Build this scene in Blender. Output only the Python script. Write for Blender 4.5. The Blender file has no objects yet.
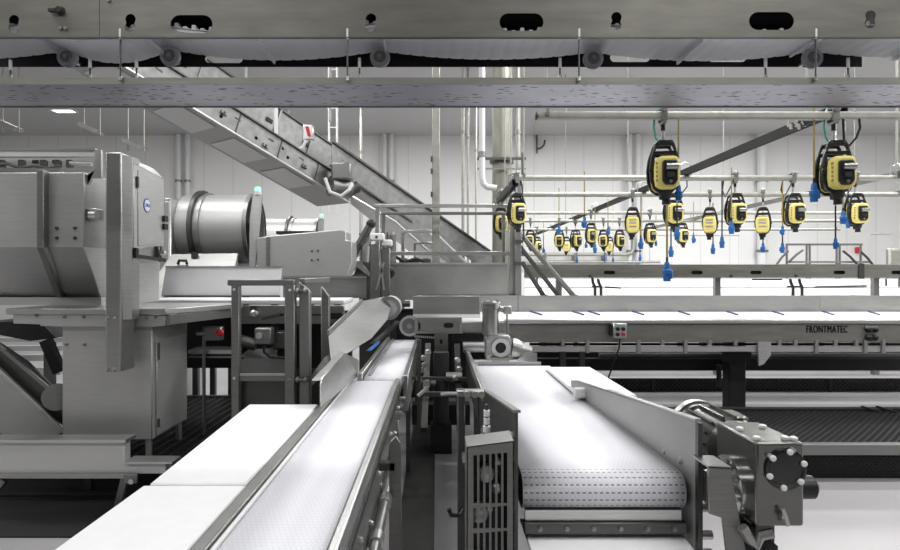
import bpy, bmesh, math, random
from mathutils import Vector, Matrix
from mathutils.geometry import tessellate_polygon
random.seed(7)
R = math.radians
scn = bpy.context.scene
COL = scn.collection
CAM_Z = 1.85
F = 600.0

def W(px, py, d):
    """a point of the hall seen at photo position (px, py), d metres into the hall"""
    return Vector(((px - 437.0) / F * d, d, CAM_Z - (py - 275.0) / F * d))

def WX(px, d):
    return (px - 437.0) / F * d

def WZ(py, d):
    return CAM_Z - (py - 275.0) / F * d

# ------------------------------------------------------------------ materials
def new_mat(name):
    m = bpy.data.materials.new(name)
    m.use_nodes = True
    nt = m.node_tree
    return m, nt, nt.nodes['Principled BSDF']

def N(nt, t, **kw):
    n = nt.nodes.new(t)
    for k, v in kw.items():
        setattr(n, k, v)
    return n

def steel(name, col, rough=0.38, metal=0.92, noise=0.10, stretch=(2, 2, 40), bump=0.02, spots=0.0):
    m, nt, b = new_mat(name)
    b.inputs['Metallic'].default_value = metal
    tc = N(nt, 'ShaderNodeTexCoord')
    mp = N(nt, 'ShaderNodeMapping')
    mp.inputs['Scale'].default_value = stretch
    nt.links.new(tc.outputs['Object'], mp.inputs[0])
    n1 = N(nt, 'ShaderNodeTexNoise')
    n1.inputs['Scale'].default_value = 3.0
    n1.inputs['Detail'].default_value = 6.0
    nt.links.new(mp.outputs[0], n1.inputs['Vector'])
    n2 = N(nt, 'ShaderNodeTexNoise')
    n2.inputs['Scale'].default_value = 2.2
    n2.inputs['Detail'].default_value = 4.0
    nt.links.new(tc.outputs['Object'], n2.inputs['Vector'])
    ra = N(nt, 'ShaderNodeMapRange')
    ra.inputs[3].default_value = rough - 0.10
    ra.inputs[4].default_value = rough + 0.12
    nt.links.new(n2.outputs[0], ra.inputs[0])
    nt.links.new(ra.outputs[0], b.inputs['Roughness'])
    cr = N(nt, 'ShaderNodeMapRange')
    cr.inputs[1].default_value = 0.25
    cr.inputs[2].default_value = 0.75
    cr.inputs[3].default_value = 1 - noise
    cr.inputs[4].default_value = 1 + noise
    nt.links.new(n1.outputs[0], cr.inputs[0])
    mx = N(nt, 'ShaderNodeVectorMath', operation='MULTIPLY')
    mx.inputs[0].default_value = col[:3]
    nt.links.new(cr.outputs[0], mx.inputs[1])
    out = mx.outputs[0]
    if spots:
        vo = N(nt, 'ShaderNodeTexVoronoi')
        vo.inputs['Scale'].default_value = 20
        mp2 = N(nt, 'ShaderNodeMapping')
        mp2.inputs['Scale'].default_value = (0.55, 1.5, 1)
        nt.links.new(tc.outputs['Object'], mp2.inputs[0])
        nt.links.new(mp2.outputs[0], vo.inputs['Vector'])
        lt = N(nt, 'ShaderNodeMath', operation='LESS_THAN')
        lt.inputs[1].default_value = 0.25
        nt.links.new(vo.outputs['Distance'], lt.inputs[0])
        n3 = N(nt, 'ShaderNodeTexNoise')
        n3.inputs['Scale'].default_value = 3.0
        nt.links.new(tc.outputs['Object'], n3.inputs['Vector'])
        gt = N(nt, 'ShaderNodeMath', operation='GREATER_THAN')
        gt.inputs[1].default_value = 0.44
        nt.links.new(n3.outputs[0], gt.inputs[0])
        mu = N(nt, 'ShaderNodeMath', operation='MULTIPLY')
        nt.links.new(lt.outputs[0], mu.inputs[0])
        nt.links.new(gt.outputs[0], mu.inputs[1])
        m2 = N(nt, 'ShaderNodeMath', operation='MULTIPLY')
        m2.inputs[1].default_value = spots
        nt.links.new(mu.outputs[0], m2.inputs[0])
        mix = N(nt, 'ShaderNodeMix', data_type='RGBA')
        nt.links.new(m2.outputs[0], mix.inputs[0])
        nt.links.new(out, mix.inputs[6])
        mix.inputs[7].default_value = (0.03, 0.03, 0.035, 1)
        out = mix.outputs[2]
    nt.links.new(out, b.inputs['Base Color'])
    if bump:
        bp = N(nt, 'ShaderNodeBump')
        bp.inputs['Strength'].default_value = bump
        bp.inputs['Distance'].default_value = 0.01
        nt.links.new(n1.outputs[0], bp.inputs['Height'])
        nt.links.new(bp.outputs[0], b.inputs['Normal'])
    return m

def paint(name, col, rough=0.5, metal=0.0, noise=0.05, scale=6.0, bump=0.0):
    m, nt, b = new_mat(name)
    b.inputs['Metallic'].default_value = metal
    b.inputs['Roughness'].default_value = rough
    tc = N(nt, 'ShaderNodeTexCoord')
    n1 = N(nt, 'ShaderNodeTexNoise')
    n1.inputs['Scale'].default_value = scale
    n1.inputs['Detail'].default_value = 5.0
    nt.links.new(tc.outputs['Object'], n1.inputs['Vector'])
    cr = N(nt, 'ShaderNodeMapRange')
    cr.inputs[1].default_value = 0.3
    cr.inputs[2].default_value = 0.7
    cr.inputs[3].default_value = 1 - noise
    cr.inputs[4].default_value = 1 + noise
    nt.links.new(n1.outputs[0], cr.inputs[0])
    mx = N(nt, 'ShaderNodeVectorMath', operation='MULTIPLY')
    mx.inputs[0].default_value = col[:3]
    nt.links.new(cr.outputs[0], mx.inputs[1])
    nt.links.new(mx.outputs[0], b.inputs['Base Color'])
    if bump:
        bp = N(nt, 'ShaderNodeBump')
        bp.inputs['Strength'].default_value = bump
        bp.inputs['Distance'].default_value = 0.005
        nt.links.new(n1.outputs[0], bp.inputs['Height'])
        nt.links.new(bp.outputs[0], b.inputs['Normal'])
    return m

def emis(name, col, strength):
    m, nt, b = new_mat(name)
    b.inputs['Base Color'].default_value = (*col, 1)
    b.inputs['Emission Color'].default_value = (*col, 1)
    b.inputs['Emission Strength'].default_value = strength
    return m

def belt_mat(name, col, v0):
    """modular belt: faint hinge lines everywhere, open hinge slots where it bends (UV v past v0)"""
    m, nt, b = new_mat(name)
    b.inputs['Roughness'].default_value = 0.45
    uv = N(nt, 'ShaderNodeUVMap')
    def brick(w, h, mortar):
        t = N(nt, 'ShaderNodeTexBrick')
        t.inputs['Scale'].default_value = 1.0
        t.inputs['Brick Width'].default_value = w
        t.inputs['Row Height'].default_value = h
        t.inputs['Mortar Size'].default_value = mortar
        t.inputs['Mortar Smooth'].default_value = 0.1
        t.inputs['Color1'].default_value = (1, 1, 1, 1)
        t.inputs['Color2'].default_value = (0.96, 0.96, 0.97, 1)
        t.inputs['Mortar'].default_value = (0, 0, 0, 1)
        nt.links.new(uv.outputs[0], t.inputs['Vector'])
        return t
    fine = brick(0.019, 0.024, 0.0022)
    sep = N(nt, 'ShaderNodeSeparateXYZ')
    nt.links.new(uv.outputs[0], sep.inputs[0])
    # open slots: dashes along each hinge row
    def frac(src, per, thr):
        d = N(nt, 'ShaderNodeMath', operation='DIVIDE'); d.inputs[1].default_value = per
        nt.links.new(src, d.inputs[0])
        fr = N(nt, 'ShaderNodeMath', operation='FRACT')
        nt.links.new(d.outputs[0], fr.inputs[0])
        l = N(nt, 'ShaderNodeMath', operation='LESS_THAN'); l.inputs[1].default_value = thr
        nt.links.new(fr.outputs[0], l.inputs[0])
        return l.outputs[0]
    a = frac(sep.outputs[0], 0.026, 0.55)
    c = frac(sep.outputs[1], 0.034, 0.20)
    mul = N(nt, 'ShaderNodeMath', operation='MULTIPLY')
    nt.links.new(a, mul.inputs[0]); nt.links.new(c, mul.inputs[1])
    g = N(nt, 'ShaderNodeMath', operation='GREATER_THAN'); g.inputs[1].default_value = v0
    nt.links.new(sep.outputs[1], g.inputs[0])
    mul2 = N(nt, 'ShaderNodeMath', operation='MULTIPLY')
    nt.links.new(mul.outputs[0], mul2.inputs[0]); nt.links.new(g.outputs[0], mul2.inputs[1])
    mixa = N(nt, 'ShaderNodeMix', data_type='RGBA')
    mixa.inputs[6].default_value = (*[x * 0.90 for x in col], 1)
    mixa.inputs[7].default_value = (*col, 1)
    nt.links.new(fine.outputs[0], mixa.inputs[0])
    mixb = N(nt, 'ShaderNodeMix', data_type='RGBA')
    nt.links.new(mul2.outputs[0], mixb.inputs[0])
    nt.links.new(mixa.outputs[2], mixb.inputs[6])
    mixb.inputs[7].default_value = (0.22, 0.22, 0.26, 1)
    nt.links.new(mixb.outputs[2], b.inputs['Base Color'])
    return m

def panel_mat(name, col, step, seam=0.8, axis=0):
    """insulated wall sheets: narrow seams every step metres"""
    m, nt, b = new_mat(name)
    b.inputs['Roughness'].default_value = 0.45
    tc = N(nt, 'ShaderNodeTexCoord')
    sep = N(nt, 'ShaderNodeSeparateXYZ')
    nt.links.new(tc.outputs['Object'], sep.inputs[0])
    d = N(nt, 'ShaderNodeMath', operation='DIVIDE'); d.inputs[1].default_value = step
    nt.links.new(sep.outputs[axis], d.inputs[0])
    fr = N(nt, 'ShaderNodeMath', operation='FRACT')
    nt.links.new(d.outputs[0], fr.inputs[0])
    l = N(nt, 'ShaderNodeMath', operation='LESS_THAN'); l.inputs[1].default_value = 0.045
    nt.links.new(fr.outputs[0], l.inputs[0])
    n1 = N(nt, 'ShaderNodeTexNoise'); n1.inputs['Scale'].default_value = 0.6
    nt.links.new(tc.outputs['Object'], n1.inputs['Vector'])
    cr = N(nt, 'ShaderNodeMapRange'); cr.inputs[3].default_value = 0.95; cr.inputs[4].default_value = 1.03
    nt.links.new(n1.outputs[0], cr.inputs[0])
    mx = N(nt, 'ShaderNodeVectorMath', operation='MULTIPLY'); mx.inputs[0].default_value = col
    nt.links.new(cr.outputs[0], mx.inputs[1])
    mix = N(nt, 'ShaderNodeMix', data_type='RGBA')
    nt.links.new(l.outputs[0], mix.inputs[0])
    nt.links.new(mx.outputs[0], mix.inputs[6])
    mix.inputs[7].default_value = (*[c * seam for c in col], 1)
    nt.links.new(mix.outputs[2], b.inputs['Base Color'])
    return m

M = {}
M['steel'] = steel('brushed_steel', (0.42, 0.42, 0.405), 0.36)
M['steel_light'] = steel('bright_steel', (0.62, 0.62, 0.61), 0.33)
M['steel_mid'] = steel('dull_steel', (0.27, 0.27, 0.26), 0.42)
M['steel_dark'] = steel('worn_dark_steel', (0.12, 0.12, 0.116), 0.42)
M['steel_beam'] = steel('weathered_steel', (0.30, 0.295, 0.27), 0.50, noise=0.16, stretch=(1, 1, 6))
M['steel_wet'] = steel('wet_steel', (0.46, 0.46, 0.52), 0.40, noise=0.10, stretch=(1, 6, 1), spots=0.9)
M['steel_polish'] = steel('polished_steel', (0.50, 0.50, 0.49), 0.16, noise=0.04, bump=0.0)
M['steel_sheet'] = steel('matt_sheet_steel', (0.42, 0.42, 0.41), 0.55, metal=0.75, noise=0.05)
M['galv'] = steel('galvanised_steel', (0.42, 0.42, 0.375), 0.5, metal=0.7, noise=0.12, stretch=(4, 4, 4))
M['gear_cover'] = steel('dark_cast_cover', (0.07, 0.07, 0.068), 0.25, noise=0.1, stretch=(3, 3, 3))
M['gear'] = steel('cast_gearbox_steel', (0.20, 0.20, 0.19), 0.22, noise=0.1, stretch=(3, 3, 3))
M['pale_sheet'] = steel('pale_satin_steel', (0.62, 0.62, 0.61), 0.5, metal=0.3, noise=0.04)
M['satin_sheet'] = steel('satin_grey_steel', (0.50, 0.50, 0.49), 0.42, metal=0.55, noise=0.08)
M['beam_paint'] = steel('dark_beam_steel', (0.022, 0.022, 0.021), 0.65, metal=0.0)
M['duct'] = steel('yellowed_duct_steel', (0.30, 0.30, 0.255), 0.5, metal=0.6, noise=0.12, stretch=(4, 4, 1))
M['incline'] = steel('scuffed_conveyor_steel', (0.27, 0.27, 0.265), 0.45, metal=0.85, noise=0.22, stretch=(3, 3, 3))
M['belt_under'] = paint('lilac_white_belt', (0.93, 0.93, 0.98), 0.4, noise=0.02)
M['plate_shaded'] = steel('shaded_brown_steel', (0.20, 0.195, 0.172), 0.46, noise=0.18, stretch=(1, 1, 5))  # brownish steel, base colour darkened to paint in its unlit front
M['black'] = paint('black_plastic', (0.012, 0.012, 0.013), 0.4)
M['rubber'] = paint('black_rubber', (0.02, 0.02, 0.02), 0.7)
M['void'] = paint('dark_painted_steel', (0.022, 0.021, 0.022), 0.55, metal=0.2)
M['yellow'] = paint('yellow_plastic', (0.92, 0.79, 0.24), 0.42, noise=0.04)
M['blue'] = paint('blue_plastic', (0.015, 0.13, 0.40), 0.4)
M['navy'] = paint('navy_plastic', (0.03, 0.03, 0.14), 0.5)
M['red'] = paint('red_plastic', (0.6, 0.02, 0.03), 0.4)
M['cordyellow'] = paint('yellow_cord', (0.34, 0.27, 0.09), 0.5)
M['green'] = paint('green_hose', (0.03, 0.35, 0.26), 0.45)
M['white'] = paint('white_board', (0.86, 0.86, 0.86), 0.5, noise=0.02, scale=14, bump=0.04)
M['white_flat'] = paint('white_enamel', (0.80, 0.80, 0.80), 0.4, noise=0.02)
M['white_roll'] = paint('white_roller_plastic', (0.55, 0.55, 0.57), 0.45)
M['belt'] = belt_mat('white_modular_belt', (0.80, 0.80, 0.84), 0.0)
M['belt_plain'] = paint('white_belt', (0.86, 0.86, 0.87), 0.42, noise=0.015, scale=20)
M['floor'] = paint('sealed_grey_floor', (0.36, 0.35, 0.355), 0.40, noise=0.07, scale=0.9)
M['ceiling'] = panel_mat('ceiling_sheets', (0.50, 0.50, 0.50), 1.2, 0.97)
M['wall'] = panel_mat('white_wall_sheets', (0.88, 0.88, 0.865), 1.12, 0.88)
M['lamp'] = emis('lamp_diffuser', (1, 1, 1), 6.0)
M['greenlamp'] = emis('green_signal', (0.25, 0.95, 0.45), 1.6)
M['logo_white'] = paint('white_enamel_badge', (0.8, 0.82, 0.86), 0.3)
M['logo_blue'] = paint('blue_badge_print', (0.01, 0.05, 0.35), 0.4)
M['print'] = paint('black_print', (0.015, 0.015, 0.018), 0.5)

# ------------------------------------------------------------------ mesh builder
class MB:
    def __init__(self):
        self.bm = bmesh.new()
        self.uv = None
    def face(self, pts):
        vs = [self.bm.verts.new(p) for p in pts]
        return self.bm.faces.new(vs)
    def hexa(self, b, t):
        """b, t: four bottom and four top points in matching order"""
        v = [self.bm.verts.new(p) for p in list(b) + list(t)]
        for q in ((0, 1, 2, 3), (4, 5, 6, 7), (0, 1, 5, 4), (1, 2, 6, 5), (2, 3, 7, 6), (3, 0, 4, 7)):
            self.bm.faces.new([v[i] for i in q])
        return self
    def box(self, x0, x1, y0, y1, z0, z1):
        b = [(x0, y0, z0), (x1, y0, z0), (x1, y1, z0), (x0, y1, z0)]
        return self.hexa(b, [(p[0], p[1], z1) for p in b])
    def cbox(self, c, s, rot=None):
        c = Vector(c); h = Vector(s) / 2
        rot = rot or Matrix.Identity(3)
        q = lambda x, y, z: c + rot @ Vector((x * h.x, y * h.y, z * h.z))
        return self.hexa([q(-1, -1, -1), q(1, -1, -1), q(1, 1, -1), q(-1, 1, -1)],
                         [q(-1, -1, 1), q(1, -1, 1), q(1, 1, 1), q(-1, 1, 1)])
    def pbox(self, x0, y0, x1, y1, d, depth):
        """upright box whose front spans a patch of the photo at distance d"""
        a = W(x0, y1, d); b = W(x1, y0, d)
        return self.box(a.x, b.x, d, d + depth, a.z, b.z)
    def bar(self, p0, p1, w, h, up=(0, 0, 1)):
        p0 = Vector(p0); p1 = Vector(p1)
        d = (p1 - p0).normalized()
        up = Vector(up)
        if abs(d.dot(up)) > 0.98:
            up = Vector((0, 1, 0))
        s = d.cross(up).normalized(); u = s.cross(d).normalized()
        o = [s * (-w / 2) + u * (-h / 2), s * (w / 2) + u * (-h / 2), s * (w / 2) + u * (h / 2), s * (-w / 2) + u * (h / 2)]
        return self.hexa([p0 + k for k in o], [p1 + k for k in o])
    def prism(self, pts, vec):
        vec = Vector(vec)
        a = [self.bm.verts.new(p) for p in pts]
        b = [self.bm.verts.new(Vector(p) + vec) for p in pts]
        self.bm.faces.new(a); self.bm.faces.new(b)
        n = len(a)
        for i in range(n):
            self.bm.faces.new([a[i], a[(i + 1) % n], b[(i + 1) % n], b[i]])
        return self
    def pprism(self, pix, d, depth):
        """outline read off the photo, standing at distance d and depth metres thick"""
        return self.prism([W(x, y, d) for x, y in pix], (0, depth, 0))
    def cyl(self, p0, p1, r0, r1=None, n=18, cap=True):
        r1 = r0 if r1 is None else r1
        return self.rings([(p0, r0), (p1, r1)], n, cap)
    def rings(self, prof, n=18, cap=True):
        """lofted circles [(centre, radius)] sharing one straight axis"""
        c0 = Vector(prof[0][0]); c1 = Vector(prof[-1][0])
        ax = (c1 - c0)
        if ax.length < 1e-6:
            ax = Vector((0, 0, 1))
        ax.normalize()
        t = Vector((0, 0, 1)) if abs(ax.z) < 0.9 else Vector((1, 0, 0))
        u = ax.cross(t).normalized(); v = ax.cross(u).normalized()
        rs = []
        for c, r in prof:
            c = Vector(c)
            rs.append([self.bm.verts.new(c + u * (r * math.cos(2 * math.pi * i / n)) + v * (r * math.sin(2 * math.pi * i / n))) for i in range(n)])
        for a, b in zip(rs, rs[1:]):
            for i in range(n):
                self.bm.faces.new([a[i], a[(i + 1) % n], b[(i + 1) % n], b[i]])
        if cap:
            self.bm.faces.new(rs[0]); self.bm.faces.new(rs[-1])
        return self
    def ringloop(self, prof, n=32):
        """closed loft: last circle joined back to the first (a hollow pipe or rim)"""
        c0 = Vector(prof[0][0]); ax = None
        for c, r in prof[1:]:
            if (Vector(c) - c0).length > 1e-6:
                ax = (Vector(c) - c0).normalized(); break
        t = Vector((0, 0, 1)) if abs(ax.z) < 0.9 else Vector((1, 0, 0))
        u = ax.cross(t).normalized(); v = ax.cross(u).normalized()
        rs = []
        for c, r in prof:
            c = Vector(c)
            rs.append([self.bm.verts.new(c + u * (r * math.cos(2 * math.pi * i / n)) + v * (r * math.sin(2 * math.pi * i / n))) for i in range(n)])
        for k in range(len(rs)):
            a, b = rs[k], rs[(k + 1) % len(rs)]
            for i in range(n):
                self.bm.faces.new([a[i], a[(i + 1) % n], b[(i + 1) % n], b[i]])
        return self
    def tube(self, pts, r, n=8):
        pts = [Vector(p) for p in pts]
        rs = []
        prev = None
        for i, p in enumerate(pts):
            d = (pts[min(i + 1, len(pts) - 1)] - pts[max(i - 1, 0)]).normalized()
            if prev is None:
                t = Vector((0, 0, 1)) if abs(d.z) < 0.9 else Vector((1, 0, 0))
                u = d.cross(t).normalized()
            else:
                u = (prev - d * prev.dot(d)).normalized()
            prev = u
            v = d.cross(u).normalized()
            rs.append([self.bm.verts.new(p + u * (r * math.cos(2 * math.pi * k / n)) + v * (r * math.sin(2 * math.pi * k / n))) for k in range(n)])
        for a, b in zip(rs, rs[1:]):
            for k in range(n):
                self.bm.faces.new([a[k], a[(k + 1) % n], b[(k + 1) % n], b[k]])
        self.bm.faces.new(rs[0]); self.bm.faces.new(rs[-1])
        return self
    def sheet(self, outer, holes, f, vec):
        """flat plate with real openings; outer and holes are 2-D outlines, f maps them into the hall"""
        vec = Vector(vec)
        loops = [outer] + list(holes)
        flat = [p for l in loops for p in l]
        tris = tessellate_polygon([[Vector((p[0], p[1], 0)) for p in l] for l in loops])
        a = [self.bm.verts.new(f(*p)) for p in flat]
        b = [self.bm.verts.new(Vector(f(*p)) + vec) for p in flat]
        for t in tris:
            for s in (a, b):
                try:
                    self.bm.faces.new([s[i] for i in t])
                except ValueError:
                    pass
        k = 0
        for l in loops:
            n = len(l)
            for i in range(n):
                i0, i1 = k + i, k + (i + 1) % n
                self.bm.faces.new([a[i0], a[i1], b[i1], b[i0]])
            k += n
        return self
    def ball(self, c, r, n=12):
        m = Matrix.Translation(Vector(c))
        bmesh.ops.create_uvsphere(self.bm, u_segments=n, v_segments=max(6, n // 2), radius=r, matrix=m)
        return self
    def build(self, name, mat, parent=None, bevel=0.0, seg=1, origin=None, smooth=True, label=None):
        bm = self.bm
        bmesh.ops.recalc_face_normals(bm, faces=bm.faces)
        if parent is not None:
            off = parent['_base']
            off = Vector(off)
        else:
            if origin is None:
                xs = [v.co for v in bm.verts]
                lo = Vector((min(c.x for c in xs), min(c.y for c in xs), min(c.z for c in xs)))
                hi = Vector((max(c.x for c in xs), max(c.y for c in xs), max(c.z for c in xs)))
                origin = Vector(((lo.x + hi.x) / 2, (lo.y + hi.y) / 2, lo.z))
            off = Vector(origin)
        for v in bm.verts:
            v.co -= off
        me = bpy.data.meshes.new(name)
        bm.to_mesh(me)
        bm.free()
        if smooth:
            me.polygons.foreach_set('use_smooth', [True] * len(me.polygons))
            me.set_sharp_from_angle(angle=R(32))
        me.materials.append(M[mat] if isinstance(mat, str) else mat)
        o = bpy.data.objects.new(name, me)
        COL.objects.link(o)
        o['_base'] = list(off)
        if parent is not None:
            o.parent = parent
        else:
            o.location = off
        if bevel:
            md = o.modifiers.new('edge', 'BEVEL')
            md.width = bevel; md.segments = seg; md.limit_method = 'ANGLE'; md.angle_limit = R(40)
        if label:
            o['label'] = label
        return o

def tag(o, label=None, cat=None, group=None, kind=None):
    if label: o['label'] = label
    if cat: o['category'] = cat
    if group: o['group'] = group
    if kind: o['kind'] = kind
    return o

def thing(name, label, cat, loc, group=None, rz=0.0):
    o = bpy.data.objects.new(name, None)
    COL.objects.link(o)
    o.location = loc
    o.rotation_euler = (0, 0, rz)
    o['_base'] = list(loc)
    o.empty_display_size = 0.1
    return tag(o, label, cat, group)

def copy_tree(o, parent=None):
    c = o.copy(); COL.objects.link(c)
    if parent is not None:
        c.parent = parent
    for ch in list(o.children):
        copy_tree(ch, c)
    return c

def slot2d(cx, cz, w, h, n=8):
    """stadium-shaped opening"""
    r = h / 2; out = []
    for i in range(n + 1):
        a = -math.pi / 2 + math.pi * i / n
        out.append((cx + w / 2 - r + r * math.cos(a), cz + r * math.sin(a)))
    for i in range(n + 1):
        a = math.pi / 2 + math.pi * i / n
        out.append((cx - w / 2 + r + r * math.cos(a), cz + r * math.sin(a)))
    return out

def circ2d(cx, cz, r, n=16):
    return [(cx + r * math.cos(2 * math.pi * i / n), cz + r * math.sin(2 * math.pi * i / n)) for i in range(n)]

def rect2d(x0, x1, z0, z1):
    return [(x0, z0), (x1, z0), (x1, z1), (x0, z1)]

def lettering(name, text, size, loc, rot, mat, parent, depth=0.002, sx=1.0, bold=0.0, heavy=0.0):
    cu = bpy.data.curves.new(name, 'FONT')
    cu.body = text; cu.size = size; cu.extrude = depth; cu.align_x = 'CENTER'; cu.align_y = 'CENTER'
    cu.offset = bold; cu.space_character = 1.12
    tmp = bpy.data.objects.new(name + '_text', cu)
    COL.objects.link(tmp)
    dg = bpy.context.evaluated_depsgraph_get(); dg.update()
    me = bpy.data.meshes.new_from_object(tmp.evaluated_get(dg))
    bpy.data.objects.remove(tmp)
    if heavy:                                   # heavier strokes: the outline laid down again, slightly shifted
        b2 = bmesh.new()
        for dx in (-heavy, 0, heavy):
            m2 = me.copy(); m2.transform(Matrix.Translation((dx, 0.3 * dx, 0))); b2.from_mesh(m2); bpy.data.meshes.remove(m2)
        b2.to_mesh(me); b2.free()
    me.transform(Matrix.Translation(Vector(loc) - Vector(parent['_base'])) @ rot.to_4x4() @ Matrix.Diagonal((sx, 1, 1, 1)))
    me.materials.clear(); me.materials.append(M[mat])
    o = bpy.data.objects.new(name, me)
    COL.objects.link(o); o.parent = parent
    o['_base'] = list(parent['_base'])
    return o
FACE_CAM = Matrix.Rotation(R(90), 3, 'X')                       # text standing up, read from -Y
FACE_X = Matrix.Rotation(R(90), 3, 'Z') @ Matrix.Rotation(R(90), 3, 'X')   # read from +X
EXPO = -0.12
# ------------------------------------------------------------------ the hall
WALL_Y = 23.0; CEIL = 7.2; XL = -17.6; XR = 18.6; Y0 = -6.0
tag(MB().box(XL, XR, Y0, WALL_Y, -0.15, 0).build('floor', 'floor'), kind='structure')
tag(MB().box(XL, XR, Y0, WALL_Y, CEIL, CEIL + 0.2).build('ceiling', 'ceiling'), kind='structure')
tag(MB().box(XL, XR, WALL_Y, WALL_Y + 0.2, 0, CEIL).build('wall_back', 'wall', origin=(0, WALL_Y, 0)), kind='structure')
tag(MB().box(XL - 0.2, XL, Y0, WALL_Y, 0, CEIL).build('wall_left', 'wall'), kind='structure')
tag(MB().box(XR, XR + 0.2, Y0, WALL_Y, 0, CEIL).build('wall_right', 'wall'), kind='structure')

# one lit ceiling panel; the area light rows are added, without fixtures
def lamp_proto():
    r = thing('ceiling_lamp', 'lit white panel lamp on the grey ceiling', 'lamp', (0, 0, CEIL), 'ceiling panel lamps')
    MB().sheet(rect2d(-0.35, 0.35, -0.20, 0.20), [rect2d(-0.31, 0.31, -0.16, 0.16)], lambda u, v: Vector((u, v, CEIL - 0.09)), (0, 0, 0.088)).build('housing', 'white_flat', r)
    MB().box(-0.305, 0.305, -0.155, 0.155, CEIL - 0.07, CEIL - 0.05).build('diffuser', 'lamp', r)
    return r
lamp0 = lamp_proto()
lamp_spots = [(-12.0, 19.3)]
for i, (x, y) in enumerate(lamp_spots):
    o = lamp0 if i == 0 else copy_tree(lamp0)
    o.location = (x, y, CEIL)
lamp0['label'] = 'lit white ceiling lamp at far left, just under the drip pan'
del lamp0['group']
def area(x, y, z, sx, sy, power, name='unseen_hall_light'):
    l = bpy.data.lights.new(name, 'AREA')
    l.shape = 'RECTANGLE'; l.size = sx; l.size_y = sy; l.energy = power
    o = bpy.data.objects.new(name, l); COL.objects.link(o)
    o.location = (x, y, z)
    return o
LP = 0.95
for y, k in ((-2.2, 0.8), (2.4, 0.78), (6.6, 1.05), (11.0, 1.2), (16.6, 2.0)):  # unseen lights, weighted to brighten the right side and back wall
    for x, kx in ((-11.0, 0.15), (-3.8, 0.7), (3.8, 1.05), (11.0, 1.3)):
        area(x, y, CEIL - 0.1, 3.6, 0.5, 245 * LP * k * (kx if y > 9 else max(kx, 0.85)))
wd = bpy.data.worlds.new('hall_fill'); scn.world = wd; wd.use_nodes = True
wd.node_tree.nodes['Background'].inputs[0].default_value = (1.0, 1.0, 0.985, 1)
wd.node_tree.nodes['Background'].inputs[1].default_value = 0.11  # even fill light added through the open end behind the camera

# pipes and posts
def pipe(name, label, cat, p0, p1, r, mat='galv', group=None, n=12, extra=None):
    mb = MB().cyl(p0, p1, r, n=n)
    if extra: extra(mb)
    return tag(mb.build(name, mat), label, cat, group)
def vpipe(px, y_top, y_bot, d, r, mat='galv', label='', group=None):
    a = W(px, y_bot, d); b = W(px, y_top, d)
    zt = min(b.z, CEIL - 0.01)
    p = thing('wall_pipe', label, 'pipe', (a.x, d, a.z), group)
    MB().cyl(a, (a.x, d, zt), r, n=12).build('pipe_run', mat, p)
    for k in (0.25, 0.7):
        z = a.z + (zt - a.z) * k
        MB().cyl((a.x, d, z - 0.04), (a.x, d, z + 0.04), r * 1.3, n=12).build('pipe_clip', 'steel_mid', p)
        if WALL_Y - d < 0.6:
            MB().box(a.x - 0.02, a.x + 0.02, d, WALL_Y - 0.002, z - 0.02, z + 0.02).build('bracket', 'steel_mid', p)
    return p
vpipe(178.5, 60, 290, 22.75, 0.10, 'white_flat', 'left pipe of the pair rising up the grey wall behind the drum')
vpipe(187.5, 60, 290, 22.75, 0.09, 'white_flat', 'right pipe of the pair rising up the grey wall behind the drum')
vpipe(384.5, 60, 290, 22.75, 0.09, 'white_flat', 'left pipe of the wall pair left of the tall steel post')
vpipe(391.5, 60, 290, 22.75, 0.09, 'white_flat', 'right pipe of the wall pair left of the tall steel post')
vpipe(629.5, 60, 290, 22.75, 0.10, 'white_flat', 'left pipe of the wall pair behind the nearest hoist')
vpipe(638.0, 60, 290, 22.75, 0.10, 'white_flat', 'right pipe of the wall pair behind the nearest hoist')
vpipe(762, 60, 290, 22.7, 0.17, 'white_flat', 'thick white pipe up the wall between the left and middle mid-size hoists')
# thin service pipes between the post and the thick duct
for px, d, r, lab in ((463, 14.0, 0.035, 'thin pale pipe, first right of the tall steel post'),
                      (468, 15.5, 0.03, 'thin pale pipe, second right of the tall steel post'),
                      (476, 17.0, 0.03, 'thin grey pipe close behind the white pipe near the duct'),
                      (518, 13.0, 0.05, 'slim pipe hugging the right side of the yellowish duct')):
    vpipe(px, 60, 300, d, r, 'galv', lab)
# white pipe with an elbow
p = thing('service_pipe', 'white pipe with elbow just left of the yellowish duct', 'pipe', W(482, 195, 11.6))
a = W(482, 188, 11.6)
MB().tube([(a.x, 11.6, CEIL - 0.01), (a.x, 11.6, a.z + 0.2), (a.x + 0.03, 11.6, a.z + 0.08), (a.x + 0.1, 11.6, a.z + 0.02), (a.x + 0.28, 11.6, a.z)], 0.06, 12).build('pipe_run', 'white_flat', p)
MB().cyl((a.x, 11.6, a.z + 0.6), (a.x, 11.6, a.z + 0.7), 0.075).build('collar', 'steel_mid', p)
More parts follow.
